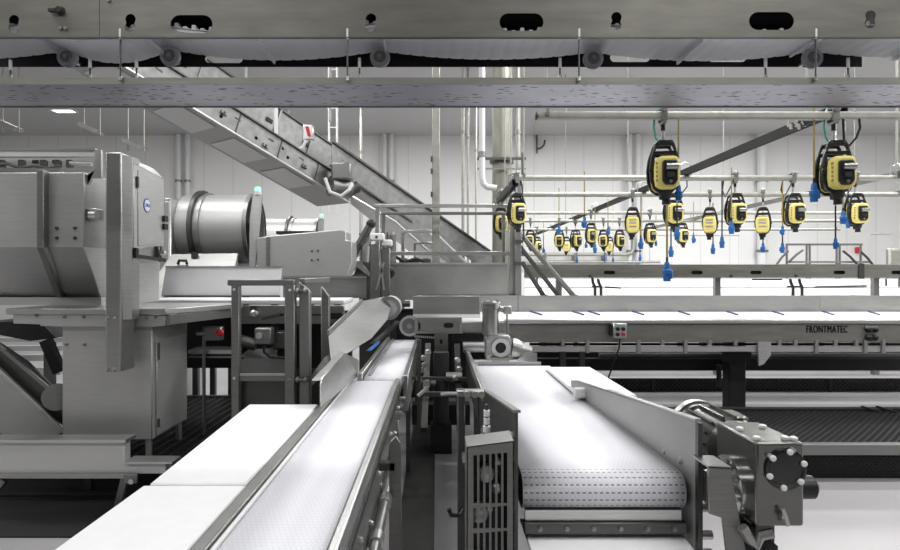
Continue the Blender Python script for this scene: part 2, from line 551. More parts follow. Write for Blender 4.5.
# thick duct with a clamp
a = W(501.5, 300, 12.0)
p = thing('round_duct', 'thick yellowish round duct rising to the ceiling behind the frame', 'duct', (a.x, 12.0, 0))
MB().cyl((a.x, 12, 0), (a.x, 12, CEIL - 0.01), 0.185, n=28).build('duct_tube', 'duct', p)
zc = WZ(162, 12)
MB().ringloop([((a.x, 12, zc - 0.03), 0.188), ((a.x, 12, zc + 0.03), 0.188), ((a.x, 12, zc + 0.03), 0.24), ((a.x, 12, zc - 0.03), 0.24)], 24).build('clamp', 'steel_dark', p)
MB().bar((a.x - 0.5, 11.75, zc + 0.02), (a.x + 0.45, 11.75, zc + 0.02), 0.05, 0.05).build('clamp_rail', 'steel_dark', p)
MB().bar((a.x - 0.5, 11.75, zc - 0.18), (a.x + 0.45, 11.75, zc - 0.18), 0.03, 0.03).build('clamp_rail', 'steel_mid', p)
for s in (-0.42, 0.38):
    MB().cyl((a.x + s, 11.75, zc - 0.3), (a.x + s, 11.75, zc + 0.14), 0.018).build('threaded_rod', 'steel_dark', p)
# tall square post
a = W(436, 300, 9.6)
p = thing('steel_post', 'tall square steel post rising behind the left end of the white line', 'post', (a.x, 9.6, 0))
MB().box(a.x - 0.062, a.x + 0.062, 9.54, 9.66, 0.012, CEIL - 0.01).build('post_tube', 'galv', p, bevel=0.01)
MB().box(a.x - 0.13, a.x + 0.13, 9.47, 9.73, 0, 0.012).build('foot_plate', 'steel_mid', p)
for py in (160, 172, 195):
    MB().box(a.x - 0.085, a.x - 0.055, 9.5, 9.56, WZ(py + 2.5, 9.6), WZ(py - 2.5, 9.6)).build('cable_clip', 'steel_dark', p)
# hangers of the ladder tray up on the left
for i, (px, y0, lab) in enumerate(((11, 126, 'cable tray hanger at the far left edge above the hopper'), (92, 129, 'cable tray hanger second from the left edge'), (136, 145, 'cable tray hanger above the tall control cabinet'))):
    d = 15.0 - i * 0.2
    p = thing('tray_hanger', lab, 'hanger', W(px, y0, d), 'cable tray hangers at the left')
    for s in (-8, 8):
        c = W(px + s, y0, d)
        MB().cyl((c.x, d, c.z - 0.15), (c.x, d, CEIL - 0.01), 0.014, n=8).build('hanger_rod', 'galv', p)
    MB().bar(W(px - 10, y0 - 4, d), W(px + 8, y0 + 4, d), 0.35, 0.10).build('tray', 'steel_mid', p)
# two ladder-like frames right of the incline
p = thing('cable_ladder', 'narrow upright cable ladder behind the incline conveyor', 'cable ladder', W(333, 130, 13))
for s in (329, 337):
    c = W(s, 215, 13)
    MB().cyl((c.x, 13, c.z), (c.x, 13, CEIL - 0.01), 0.025, n=8).build('rail', 'white_flat', p)
for k in range(9):
    z = WZ(205, 13) + k * 0.42
    MB().bar((W(329, 0, 13).x, 13, z), (W(337, 0, 13).x, 13, z), 0.02, 0.02).build('rung', 'white_flat', p)
p = thing('junction_box', 'small dark box high on the wall beside the cable ladder', 'box', W(344, 126, 22.9))
MB().pbox(337, 123, 350, 129, 22.85, 0.148).build('box_body', 'steel_dark', p)
MB().pbox(338, 124, 349, 128, 22.83, 0.02).build('box_lid', 'steel_mid', p)
vpipe(361, 60, 280, 18.0, 0.05, 'galv', 'thin pipe passing down behind the lower incline')
# pipe loop low on the back wall, behind the far hoists
p = thing('wall_pipe_loop', 'grey pipe loop low on the back wall below the far hoists', 'pipe', W(585, 254, 22.6))
pts = [W(520, 254.5, 22.6), W(625, 254.5, 22.6), W(631, 253, 22.6), W(633.5, 249, 22.6), W(634, 238, 22.6)]
MB().tube(pts, 0.07, 10).build('upper_run', 'galv', p)
MB().tube([W(520, 262, 22.6), W(660, 262, 22.6)], 0.05, 10).build('lower_run', 'galv', p)
for px in (545, 575, 605):
    c = W(px, 256, 22.6)
    MB().box(c.x - 0.04, c.x + 0.04, 22.5, WALL_Y - 0.002, c.z - 0.25, c.z + 0.12).build('bracket', 'steel_mid', p)
# hook on the back wall
p = thing('wall_hook', 'dark curved hook high on the back wall right of the duct', 'hook', W(541, 148, 22.9))
MB().box(W(536.4, 0, 22.9).x, W(537.6, 0, 22.9).x, 22.9, WALL_Y - 0.001, WZ(153, 22.9), WZ(134, 22.9)).build('hook_plate', 'steel_dark', p)
MB().tube([W(537, 149, 22.86), W(541, 148, 22.86), W(544, 145, 22.86), W(545, 140, 22.86)], 0.035, 8).build('hook_arm', 'steel_dark', p)
# doors / hatches on the white wall
for n, (x0, x1, y0) in enumerate(((650, 741, 233), (868, 893, 232))):
    a = W(x0, y0, 22.96); b = W(x1, y0, 22.96)
    tag(MB().sheet(rect2d(a.x, b.x, 0, a.z), [rect2d(a.x + 0.08, b.x - 0.08, 0.01, a.z - 0.08)], lambda u, v: Vector((u, 22.94, v)), (0, 0.059, 0)).build('trim_%d' % (n + 1), 'wall'), kind='structure')
# ------------------------------------------------------------------ overhead conveyor and its drip pan
DF, DR = 3.58, 4.10                      # front and rear side plates
OX0, OX1 = -3.4, 3.6
ZB = WZ(37.0, DF)                        # lower edge of the front plate
oc = thing('overhead_conveyor', 'long overhead steel conveyor with sagging white belt across the top', 'conveyor', (0, DF, ZB))
def plate_holes(d, ovals, keys, plain=()):
    hs = []
    for (px, py, w, h) in ovals:
        c = W(px, py, d); hs.append(slot2d(c.x, c.z, w / F * d, h / F * d))
    for (px, py) in keys:
        c = W(px, py, d); r = 5.2 / F * d
        # keyhole: two circles that run into each other
        o = []
        for i in range(13):
            t = R(-35) + R(250) * i / 12
            o.append((c.x + r * math.cos(t), c.z + r * 0.75 + r * math.sin(t)))
        for i in range(13):
            t = R(145) + R(250) * i / 12
            o.append((c.x - r * 0.1 + r * math.cos(t), c.z - r * 0.75 + r * math.sin(t)))
        hs.append(o)
    return hs
front_h = plate_holes(DF, [(191.5, 24, 42, 18), (521.5, 22, 44, 17.5), (771.5, 21, 45, 18)], [(14, 24), (130.5, 23), (371, 22.5), (616.5, 21), (870.5, 19.5)])
XS = WX(99.5, DF)
ztop = 3.66
hl = [h for h in front_h if h[0][0] < XS]; hr = [h for h in front_h if h[0][0] >= XS]
fl = lambda u, v: Vector((u, DF, v))
MB().sheet(rect2d(OX0, XS - 0.0015, ZB, ztop), hl, fl, (0, 0.006, 0)).build('side_plate', 'plate_shaded', oc)
MB().sheet(rect2d(XS + 0.0015, OX1, ZB, ztop), hr, fl, (0, 0.006, 0)).build('side_plate', 'plate_shaded', oc)
# rolled edges along the plate foot
MB().box(OX0, OX1, DF - 0.004, DF + 0.016, ZB - 0.006, ZB).build('edge_strip', 'steel_dark', oc)
ZR = WZ(66.8, DR)
rear_h = plate_holes(DR, [(224, 58.5, 38, 9), (630, 57.5, 40, 9), (727, 58, 38, 8)], [])
fr = lambda u, v: Vector((u, DR, v))
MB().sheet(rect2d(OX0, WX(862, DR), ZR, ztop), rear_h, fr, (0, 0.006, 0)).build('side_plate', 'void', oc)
# slack return belt resting on its rollers, modelled as ridged slats
rolls = [(-150, 51), (68, 51), (170.5, 50), (380, 51), (593, 52.5), (812, 52), (1030, 51)]
sag = [9, 13, 10, 8, 9, 7, 9]
def belt_y(px):
    for (a, ya), (b, yb), s in zip(rolls, rolls[1:], sag):
        if a <= px <= b:
            t = (px - a) / (b - a)
            return ya + (yb - ya) * t + s * 4 * t * (1 - t)
    return 52
mb = MB(); DB = 4.02
xs = [-120 + i * 2.6 for i in range(int(1140 / 2.6))]
thick = 0.022
prev = None
rows = []
for i, px in enumerate(xs):
    z = WZ(belt_y(px), DB); x = WX(px, DB)
    zl = z + (0.004 if (i % 5 == 4) else 0)
    rows.append((x, zl, z + thick))
yb0, yb1 = DF + 0.045, DB
vs = []
for (x, zl, zu) in rows:
    vs.append([mb.bm.verts.new((x, yb0, zl)), mb.bm.verts.new((x, yb1, zl)), mb.bm.verts.new((x, yb1, zu)), mb.bm.verts.new((x, yb0, zu))])
for a, b in zip(vs, vs[1:]):
    for k in range(4):
        mb.bm.faces.new([a[k], a[(k + 1) % 4], b[(k + 1) % 4], b[k]])
mb.bm.faces.new(vs[0]); mb.bm.faces.new(vs[-1])
belt = mb.build('return_belt', 'belt_under', oc)
# toothed rim along the belt, seen through the oval openings
comb = [(rows[0][0], rows[0][2] - 0.004)]
for i in range(0, len(xs) - 3, 3):
    x, zl, zu = rows[i]
    h = 0.014 + 0.014 * (i % 2)
    comb += [(x, zu + 0.004), (x + 0.004, zu + h), (x + 0.024, zu + h), (x + 0.028, zu + 0.004)]
comb.append((rows[-4][0], rows[-4][2] - 0.004))
lowr = [(rows[i][0], rows[i][2] - 0.006) for i in range(len(xs) - 5, 0, -6)]
MB().sheet(comb + lowr, [], lambda u, v: Vector((u, yb0, v)), (0, 0.05, 0)).build('belt_teeth', 'belt_plain', oc)
# flights (cross strips) seen edge on
for px in (52, 160, 270, 385, 684, 800, 905):
    x = WX(px, 3.9); z = WZ(belt_y(px), DB)
    MB().hexa([(x - 0.006, yb0 + 0.01, z - 0.028), (x + 0.006, yb0 + 0.01, z - 0.028), (x + 0.006, yb1 - 0.01, z - 0.028), (x - 0.006, yb1 - 0.01, z - 0.028)],
              [(x - 0.006, yb0 + 0.01, z), (x + 0.006, yb0 + 0.01, z), (x + 0.006, yb1 - 0.01, z), (x - 0.006, yb1 - 0.01, z)]).build('belt_flight', 'belt_under', oc)
for px, py in rolls[1:6]:
    d = 3.97
    c = W(px, py + 6.5, d); r = 10.0 / F * d
    rl = MB().rings([((c.x, d - 0.022, c.z), r * 0.90), ((c.x, d - 0.018, c.z), r * 0.96), ((c.x, d - 0.008, c.z), r), ((c.x, d + 0.012, c.z), r)], 28).build('return_roller', 'white_roll', oc)
    MB().rings([((c.x, d - 0.028, c.z), r * 0.55), ((c.x, d - 0.022, c.z), r * 0.62)], 24).build('roller_hub', 'steel_mid', rl)
    MB().cyl((c.x, d - 0.036, c.z), (c.x, DR, c.z), r * 0.22, n=14).build('axle', 'steel', rl)
# carry deck closing the conveyor from above
MB().box(OX0, OX1, DF + 0.008, DR - 0.002, 3.56, 3.60).build('carry_deck', 'void', oc)
MB().box(OX0, OX1, DF + 0.03, DR - 0.02, 3.60, 3.63).build('carry_belt', 'belt_plain', oc)
# fixings on the front plate
for (px, py, r) in ((61, 11, 3.6),):
    c = W(px, py, DF)
    k = MB().rings([((c.x, DF - 0.03, c.z), r / F * DF * 0.8), ((c.x, DF - 0.012, c.z), r / F * DF), ((c.x, DF, c.z), r / F * DF * 1.3)], 12).build('lock_bolt', 'void', oc)
    MB().cbox((c.x - 0.035, DF - 0.02, c.z - 0.005), (0.05, 0.02, 0.018)).build('lock_lever', 'void', k)
for (px, py) in ((61, 28.5), (66, 28.5), (109, 0.5)):
    c = W(px, py, DF)
    MB().rings([((c.x, DF - 0.012, c.z), 0.010), ((c.x, DF, c.z), 0.014)], 10).build('bolt', 'steel_mid', oc)

# drip pan below: front lip, sloping speckled sheet, rear lip
PF, PR = 3.60, 4.08
zt, zb = WZ(77.5, PF), WZ(84.5, PF)
pan = thing('drip_pan', 'long wet drip tray hung on rods under the overhead conveyor', 'tray', (0, PF, zb))
mb = MB().box(OX0, WX(106, PF) - 0.001, PF, PF + 0.004, zb, zt)
mb.build('front_lip', 'steel_beam', pan)
MB().box(WX(106, PF) + 0.001, OX1, PF, PF + 0.004, zb, zt).build('front_lip', 'steel_beam', pan)
zr = WZ(106.4, PR)
MB().hexa([(OX0, PF + 0.004, zb), (OX1, PF + 0.004, zb), (OX1, PR, zr), (OX0, PR, zr)],
          [(OX0, PF + 0.004, zb + 0.004), (OX1, PF + 0.004, zb + 0.004), (OX1, PR, zr + 0.004), (OX0, PR, zr + 0.004)]).build('tray_sheet', 'steel_wet', pan)
MB().box(OX0, OX1, PR, PR + 0.005, WZ(107.6, PR), zr + 0.05).build('rear_lip', 'steel_mid', pan)
def hang(px, d, py0, py1):
    c0 = W(px, py0, d); c1 = W(px, py1, d)
    r = MB().cyl((c0.x, d, c0.z), (c1.x, d, c1.z), 0.0055, n=8).build('hanger_rod', 'steel_dark', pan)
    MB().cyl((c0.x, d, c0.z - 0.05), (c0.x, d, c0.z + 0.012), 0.010, n=10).build('white_cap', 'white_flat', r, label='white plastic cap')
    MB().cyl((c1.x, d, c1.z - 0.004), (c1.x, d, c1.z + 0.02), 0.011, n=6).build('nut', 'steel', r)
for px in (120.5, 347.5, 579, 815.5):
    hang(px, PF - 0.012, 31, 80)
for px in (10.5, 90, 136.5, 359.5, 560, 765.5, 848):
    hang(px, PF + 0.12, 60 if px > 20 else 62, 78)

# ------------------------------------------------------------------ rising conveyor behind, from the frame to upper left
ic = thing('incline_conveyor', 'long steel conveyor climbing from the centre up to the left', 'conveyor', W(430, 225, 10.6))
def dl(px): return 8.2 + (px - 165) * 0.0125
# near side plate (low), underside, far guard (tall)
def lin(p, q, x): return p[1] + (q[1] - p[1]) * (x - p[0]) / (q[0] - p[0])
NB = ((192.5, 108), (350, 203)); NT = ((240, 108), (350, 187)); FB = ((165, 108), (343, 211))
xa, xb = 60, 350
def at(line, x, dd=0.0):
    return W(x, lin(line[0], line[1], x), dl(x) + dd)
n0, n1 = at(NB, xa), at(NB, xb)
axis = (n1 - n0).normalized()
side = Vector((-axis.y, axis.x, 0)).normalized()
if side.y < 0: side = -side
upv = side.cross(axis); upv = upv if upv.z > 0 else -upv
L = (n1 - n0).length
Wd = 0.85
def P3(s, u, w): return n0 + axis * s + side * u + upv * w
def slab(s0, s1, u0, u1, w0, w1, name, mat, bevel=0.0, parent=None):
    b = [P3(s0, u0, w0), P3(s1, u0, w0), P3(s1, u1, w0), P3(s0, u1, w0)]
    t = [P3(s0, u0, w1), P3(s1, u0, w1), P3(s1, u1, w1), P3(s0, u1, w1)]
    return MB().hexa(b, t).build(name, mat, parent or ic, bevel=bevel)
hp = 0.33
def fI(u, v): return P3(u, 0, v)
holes = []
for s in [0.9 + 0.62 * k for k in range(int((L - 1.2) / 0.62))]:
    holes.append(circ2d(s, 0.12, 0.028, 10))
    holes.append(slot2d(s + 0.25, 0.22, 0.11, 0.035, 5))
MB().sheet(rect2d(0, L, 0.0, hp), holes, fI, side * 0.01).build('near_side_plate', 'incline', ic)
slab(0, L, -0.03, 0.0, -0.012, 0.006, 'edge_flange', 'steel_light')
slab(0, L, 0.012, Wd, 0.0, 0.006, 'bottom_sheet', 'steel_sheet')
for k in range(7):                                     # inspection covers under the belt, reflections painted in as pale colour
    s = 0.6 + k * 0.95
    if s + 0.5 < L:
        slab(s, s + 0.62, 0.12, Wd - 0.1, -0.016, -0.001, 'bottom_cover', 'pale_sheet')
slab(0, L, 0.03, Wd - 0.03, 0.20, 0.225, 'belt', 'belt_plain')
slab(0, L, -0.035, 0.015, hp, hp + 0.02, 'edge_rail', 'steel_dark')
slab(0, L, Wd - 0.01, Wd + 0.005, 0.0, 0.40, 'far_side_plate', 'steel')
slab(0, L, 0.45, 0.462, 0.58, 1.0, 'upper_guard', 'incline')
slab(0, L, 0.42, 0.47, 1.0, 1.025, 'edge_rail', 'steel_dark')
slab(0, L, 0.42, 0.445, 0.55, 0.58, 'guard_rail', 'steel_dark')
slab(0, L, 0.40, 0.425, 0.42, 0.44, 'guard_rail', 'steel_dark')
for k in range(10):
    s = 0.4 + k * 0.72
    if s < L:
        slab(s, s + 0.035, 0.42, 0.45, 0.23, 1.0, 'guard_stay', 'steel_mid')
for k in range(8):                                     # hinge blocks and clips along the near plate
    s_ = 0.55 + k * 0.78
    if s_ + 0.2 < L:
        h_ = slab(s_, s_ + 0.10, -0.035, 0.0, 0.06 + 0.05 * (k % 3), 0.11 + 0.05 * (k % 3), 'clip_block', 'steel_mid')
        slab(s_ + 0.03, s_ + 0.06, -0.05, -0.035, 0.07 + 0.05 * (k % 3), 0.10 + 0.05 * (k % 3), 'clip_screw', 'steel_dark', parent=h_)
        slab(s_ + 0.3, s_ + 0.315, -0.012, 0.0, 0.0, hp, 'plate_seam', 'steel_dark')
        slab(s_ + 0.2, s_ + 0.32, 0.43, 0.45, 0.70, 0.76, 'guard_slot', 'void')
# lower run: the far guard carries on down behind the frame
m0 = W(332, 141, 10.35); m1 = W(494, 254, 12.6)
q0 = W(332, 166, 10.35); q1 = W(494, 302, 12.6)
fw = (m1 - m0).normalized()
ds = Vector((-fw.y, fw.x, 0)).normalized(); ds = ds if ds.y > 0 else -ds
def fT(u, v):
    a = q0.lerp(q1, u); b = m0.lerp(m1, u)
    return a.lerp(b, v)
hs = [[(u - 0.012, v - 0.05), (u + 0.035, v - 0.05), (u + 0.035, v + 0.05), (u - 0.012, v + 0.05)] for u, v in ((0.06, 0.5), (0.55, 0.42), (0.8, 0.45))]
MB().sheet([(0, 0), (1, 0), (1, 1), (0, 1)], hs, fT, ds * 0.015).build('lower_side_plate', 'incline', ic)
MB().bar(m0 + Vector((0, -0.02, 0)), m1 + Vector((0, -0.02, 0)), 0.05, 0.035).build('edge_rail', 'steel_dark', ic)
MB().hexa([q0, q1, q1 + ds * 0.7 + Vector((0, 0, -0.05)), q0 + ds * 0.7 + Vector((0, 0, -0.05))], [p + Vector((0, 0, 0.01)) for p in (q0, q1, q1 + ds * 0.7 + Vector((0, 0, -0.05)), q0 + ds * 0.7 + Vector((0, 0, -0.05)))]).build('bottom_sheet', 'steel_light', ic)
MB().tube([W(352, 197, 10.3), W(395, 222, 10.9), W(440, 262, 11.5), W(452, 270, 11.6)], 0.03, 8).build('stay_tube', 'steel_light', ic)
MB().tube([W(402, 231, 11.0), W(433, 231, 11.0), W(445, 243, 11.2), W(472, 268, 11.6)], 0.03, 8).build('stay_tube', 'steel_light', ic)
MB().bar(W(330, 165, 10.25), W(412, 222, 11.35), 0.04, 0.03).build('guard_rail', 'steel_dark', ic)
# drive motor at the break
dm = MB().cyl(W(330, 186, 10.0), W(350, 189, 10.2), 0.17, n=20).build('drive_motor', 'steel_mid', ic)
MB().cyl(W(350, 189, 10.15), W(357, 186, 10.2), 0.12, n=16).build('gear_hub', 'steel_dark', dm)
MB().cbox(W(342, 172, 10.0), (0.32, 0.25, 0.28)).build('gear_box', 'steel_mid', dm, bevel=0.03, seg=2)
MB().tube([W(325, 178, 9.8), W(330, 192, 9.8), W(341, 196, 9.85), W(349, 190, 9.85), W(352, 183, 9.9)], 0.03, 8).build('cable', 'white_flat', dm)
# switch box with cable on the near plate
c = W(308.5, 133, 9.75)
sb = MB().cbox(c, (0.17, 0.12, 0.24)).build('switch_box', 'steel_light', ic, bevel=0.015)
MB().cbox(c + Vector((0.01, -0.075, 0.01)), (0.05, 0.04, 0.15), Matrix.Rotation(R(-15), 3, 'Y')).build('switch_handle', 'red', sb, label='red switch handle')
MB().tube([W(306, 140, 9.72), W(303, 147, 9.72), W(296, 151, 9.7), W(288, 152, 9.68), W(281, 151, 9.66)], 0.028, 8).build('conduit', 'white_flat', sb)
MB().tube([W(276, 108, 9.4), W(276, 148, 9.4), W(278, 152, 9.42)], 0.03, 8).build('conduit', 'white_flat', ic)
MB().cyl(W(276, 152, 9.35), W(283, 148, 9.4), 0.04, n=10).build('conduit_joint', 'black', ic)
MB().cyl(W(288, 110, 10.2), W(288, 150, 10.2), 0.03, n=8).build('hanger_rod', 'steel_mid', ic)
for px, d in ((246, 10.0), (330, 11.0)):
    c = W(px, 100, d)
    MB().cyl((c.x, d, c.z - 0.4), (c.x, d, CEIL - 0.01), 0.022, n=8).build('ceiling_rod', 'galv', ic)
# ------------------------------------------------------------------ tall cabinet machine on the left
GZ = 0.30                                    # walkway height
gr = thing('grating_walkway', 'black grating walkway on the left under the steel cabinet', 'walkway', (-3.2, 6.2, 0))
mb = MB()
for i in range(62):
    y = 4.98 + i * 0.042
    mb.box(-4.6, -1.5, y, y + 0.010, GZ - 0.035, GZ)
mb.build('bearing_bars', 'void', gr)
mb = MB()
for i in range(32):
    x = -4.6 + i * 0.1
    mb.box(x, x + 0.012, 4.98, 7.58, GZ - 0.012, GZ + 0.006)
mb.build('cross_bars', 'void', gr)
MB().box(-4.62, -1.48, 7.58, 7.66, 0.12, GZ + 0.02).build('edge_beam', 'void', gr)
MB().box(-1.5, -1.44, 4.98, 7.66, 0.12, GZ + 0.01).build('edge_beam', 'steel_dark', gr)
MB().box(-4.6, -1.5, 4.99, 7.57, 0.0, 0.02).build('drip_mat', 'void', gr)
for x in (-4.5, -3.0, -1.55):
    for y in (5.1, 7.5):
        MB().box(x, x + 0.06, y, y + 0.06, 0, 0.27).build('leg', 'steel_dark', gr)

# beam in front of it
bm_ = thing('support_beam', 'stepped steel beam carrying the walkway edge at lower left', 'beam', (-3.3, 4.62, 0))
d = 4.62
MB().pprism([(-40, 442), (124, 441.5), (124, 462.5), (166, 463), (166, 474), (-40, 474)], d, 0.10).build('web', 'pale_sheet', bm_, bevel=0.006)
MB().pbox(-40, 440, 125.5, 443, d - 0.03, 0.16).build('top_flange', 'steel_light', bm_)
MB().pbox(124, 462, 172, 464, d - 0.03, 0.16).build('top_flange', 'steel_light', bm_)
MB().pbox(-40, 474, 125, 478.5, d - 0.035, 0.16).build('bottom_flange', 'steel', bm_)
hb = MB().pbox(123, 474, 137, 484, d - 0.04, 0.02).build('hinge_plate', 'steel_mid', bm_, bevel=0.006)
c = W(132, 481, d - 0.04)
MB().cyl((c.x, d - 0.06, c.z), (c.x, d - 0.03, c.z), 0.02, n=12).build('bolt', 'steel_light', hb)
a, b = W(126, 475, d), W(114, 520, d)
MB().bar(a, (b.x, d + 0.03, 0.0), 0.05, 0.04, (0, 1, 0)).build('leg', 'steel_mid', bm_)
MB().bar(W(3, 478, d), W(-14, 500, d), 0.08, 0.05, (0, 1, 0)).build('leg', 'steel_mid', bm_)
MB().box(-4.1, -4.02, d, d + 0.08, 0, WZ(477, d)).build('leg', 'steel_mid', bm_)
tag(MB().box(-4.8, -1.45, 4.22, 4.97, 0.001, 0.012).build('floor_sheet', 'void'), 'dark sheet for wet, shaded floor below the stepped beam', 'floor sheet')  # thin dark sheet painting wet floor and the shade under the walkway

# base cabinet with table top
bc = thing('base_cabinet', 'steel base cabinet with overhanging table top below the hopper', 'cabinet', (-2.75, 5.3, GZ))
xa, xb = -3.125, -2.375; ya, yb = 5.0, 5.70; z0, z1 = 0.475, 1.47
MB().box(xa, xb, ya, yb, z0, z1).build('body', 'satin_sheet', bc, bevel=0.008)
dr = MB().box(xb, xb + 0.014, ya + 0.06, yb - 0.03, z0 + 0.02, z1 - 0.16).build('side_door', 'satin_sheet', bc, bevel=0.004)
for z in (0.6, 1.17, 1.24):
    MB().cyl((xb + 0.02, ya + 0.075, z - 0.035), (xb + 0.02, ya + 0.075, z + 0.035), 0.012, n=10).build('hinge', 'steel_dark', dr)
MB().pprism([(13, 312.5), (128, 314), (165, 316), (165, 326), (152, 327), (62, 327), (40, 326), (40, 324.5), (13, 323.5)], 4.95, 0.05).build('apron', 'satin_sheet', bc, bevel=0.004)
tz = WZ(308.5, 4.93)
MB().prism([(WX(5, 4.93), 4.93, tz - 0.05), (WX(166, 4.93), 4.93, tz - 0.05), (-1.93, 5.75, tz - 0.05), (-1.93, 5.98, tz - 0.05), (-3.55, 5.98, tz - 0.05)], (0, 0, 0.05)).build('table_top', 'steel_light', bc, bevel=0.006)
MB().hexa([(-2.2, 4.90, tz - 0.13), (-2.18, 4.90, tz - 0.13), (-1.97, 5.75, tz - 0.13), (-1.99, 5.75, tz - 0.13)], [(-2.2, 4.90, tz - 0.05), (-2.18, 4.90, tz - 0.05), (-1.97, 5.75, tz - 0.05), (-1.99, 5.75, tz - 0.05)]).build('apron', 'steel_mid', bc)
for px, py in ((65, 317), (84, 317), (37, 315.5), (127, 318), (147, 318), (156, 317), (67, 344.5), (85, 344.5)):
    c = W(px, py, 4.92); dd = 4.95 if py < 330 else 5.0
    c = W(px, py, dd)
    MB().cyl((c.x, dd - 0.02, c.z), (c.x, dd, c.z), 0.011, n=8).build('bolt', 'steel_mid', bc)
for x, y in ((xb - 0.05, ya + 0.05), (xb - 0.05, yb - 0.06), (xa + 0.05, ya + 0.05), (xa + 0.05, yb - 0.06)):
    MB().cyl((x, y, GZ + 0.006), (x, y, z0), 0.028, n=14).build('foot', 'steel', bc)

# tall column with the side box
cc = thing('control_cabinet', 'tall steel control cabinet with round blue badge on its side', 'cabinet', (-2.55, 5.0, 1.09))
X0, X1 = WX(105, 4.7), WX(121, 4.7)
zt = WZ(152, 4.7); zl = WZ(372, 4.7)
MB().prism([(X0, 4.7, zl), (X1, 4.7, zl), (X1, 4.7, zt), (X0, 4.7, zt)], (0, 0.22, 0)).build('column', 'steel', cc, bevel=0.012, seg=2)
MB().prism([(X1, 4.73, WZ(320, 4.7)), (X1 + 0.045, 4.78, WZ(320, 4.7)), (X1 + 0.045, 4.90, WZ(320, 4.7)), (X1, 4.92, WZ(320, 4.7))], (0, 0, zt - 0.02 - WZ(320, 4.7))).build('corner_strip', 'steel', cc)
for px, py in ((107.5, 318), (114.5, 318), (107.5, 369), (114.5, 369)):
    c = W(px, py, 4.7)
    MB().rings([((c.x, 4.68, c.z), 0.010), ((c.x, 4.7, c.z), 0.016)], 10).build('bolt', 'steel_light', cc)
xf = X1 + 0.05
ybk = xf / WX(164, 1.0)
zt2 = WZ(177, ybk); 
side_pts = [(xf, 4.80, WZ(163, 4.8)), (xf, ybk, WZ(179, ybk)), (xf, ybk, WZ(246, ybk)), (xf, ybk - 0.25, WZ(248, ybk)), (xf, 4.80, WZ(252, 4.8))]
MB().prism(side_pts, (-0.20, 0, 0)).build('box_body', 'satin_sheet', cc, bevel=0.006)
MB().prism([(xf, 4.80, WZ(163, 4.8)), (xf, ybk, WZ(179, ybk)), (xf - 0.09, ybk, WZ(174.5, ybk) + 0.05), (xf - 0.09, 4.80, zt)], (-0.004, 0, 0.002)).build('sloped_lid', 'steel_light', cc)
MB().prism([(xf - 0.005, 4.86, WZ(170, 4.86)), (xf - 0.005, ybk - 0.03, WZ(184, ybk)), (xf - 0.005, ybk - 0.03, WZ(243, ybk)), (xf - 0.005, 4.86, WZ(246, 4.86))], (0.012, 0, 0)).build('side_door', 'satin_sheet', cc, bevel=0.003)
for z in (WZ(183, 4.85),):
    MB().box(xf + 0.004, xf + 0.016, 4.83, 4.855, z - 0.04, z + 0.05).build('hinge', 'steel_dark', cc)
for py in (219, 227):
    z = WZ(py, ybk)
    MB().box(xf, xf + 0.03, ybk - 0.05, ybk + 0.02, z - 0.025, z + 0.025).build('latch', 'black', cc)
yl = xf / WX(146, 1.0); zlg = WZ(205.5, yl)
lg = MB().rings([((xf + 0.005, yl, zlg), 0.058), ((xf + 0.011, yl, zlg), 0.058)], 28)
badge = lg.build('badge', 'logo_blue', cc)
MB().rings([((xf + 0.010, yl, zlg), 0.050), ((xf + 0.0125, yl, zlg), 0.050)], 28).build('badge_face', 'logo_white', badge)
lettering('badge_letters', 'LIMA', 0.040, (xf + 0.0128, yl, zlg), FACE_X, 'logo_blue', badge, 0.001, 0.95, 0.0012)
# swing stay under the box
MB().bar((xf, 4.83, WZ(256, 4.83)), (xf, 5.35, WZ(258, 5.35) - 0.02), 0.02, 0.03).build('swing_stay', 'black', cc)
MB().box(xf - 0.02, xf + 0.02, 4.80, 4.84, WZ(258, 4.82), WZ(248, 4.82)).build('stay_bracket', 'black', cc)
MB().box(xf - 0.12, xf - 0.10, 4.93, 5.45, WZ(303, 5.1), WZ(246, 5.1)).build('lower_panel', 'steel_light', cc)
pin = MB().cbox(W(158, 252, 5.40), (0.05, 0.06, 0.12)).build('pivot', 'steel_dark', cc, bevel=0.008)
MB().cyl(W(152, 256, 5.4), W(165, 252, 5.4), 0.02, n=10).build('pivot_pin', 'steel', pin)
MB().cyl(W(160, 262, 5.4), W(160, 243, 5.4), 0.012, n=10).build('pivot_pin', 'black', pin)

# hopper
hp_ = thing('steel_hopper', 'big steel hopper cut by the left edge, with dark sloping foot', 'hopper', (-3.5, 5.3, tz))
d = 4.9
xr = WX(84, d); xl = -4.4
YB = 5.55
zu, zm, zd = WZ(172.5, d), WZ(247, d), WZ(297, YB)
xb2 = WX(101, YB)
bn = MB().hexa([(xl, 4.9, zm), (xr, 4.9, zm), (xr, 6.2, zm), (xl, 6.2, zm)], [(xl, 4.9, zu), (xr, 4.9, zu), (xr, 6.2, zu), (xl, 6.2, zu)])
bn.hexa([(xl, YB, zd), (xb2, YB, zd), (xb2, 6.0, zd), (xl, 6.0, zd)], [(xl, 4.9, zm), (xr, 4.9, zm), (xr, 6.2, zm), (xl, 6.2, zm)])
bmesh.ops.remove_doubles(bn.bm, verts=bn.bm.verts, dist=0.0005)
bn.build('bin', 'satin_sheet', hp_, bevel=0.006)
rb = []
for off in (0.0, -0.07):
    rb.append([(0, 4.9 + off, zu + 0.01), (0, 4.9 + off, zm - (0.01 if off else 0)), (0, YB + off, zd + 0.003)])
xr0 = WX(36.5, 4.83); xr1 = xr0 + 0.055
fo, bo = rb[1], rb[0]
q_ = lambda p, x: (x, p[1], p[2])
sh_ = WX(60, YB) - xr0                       # the rib leans inwards with the tapering foot
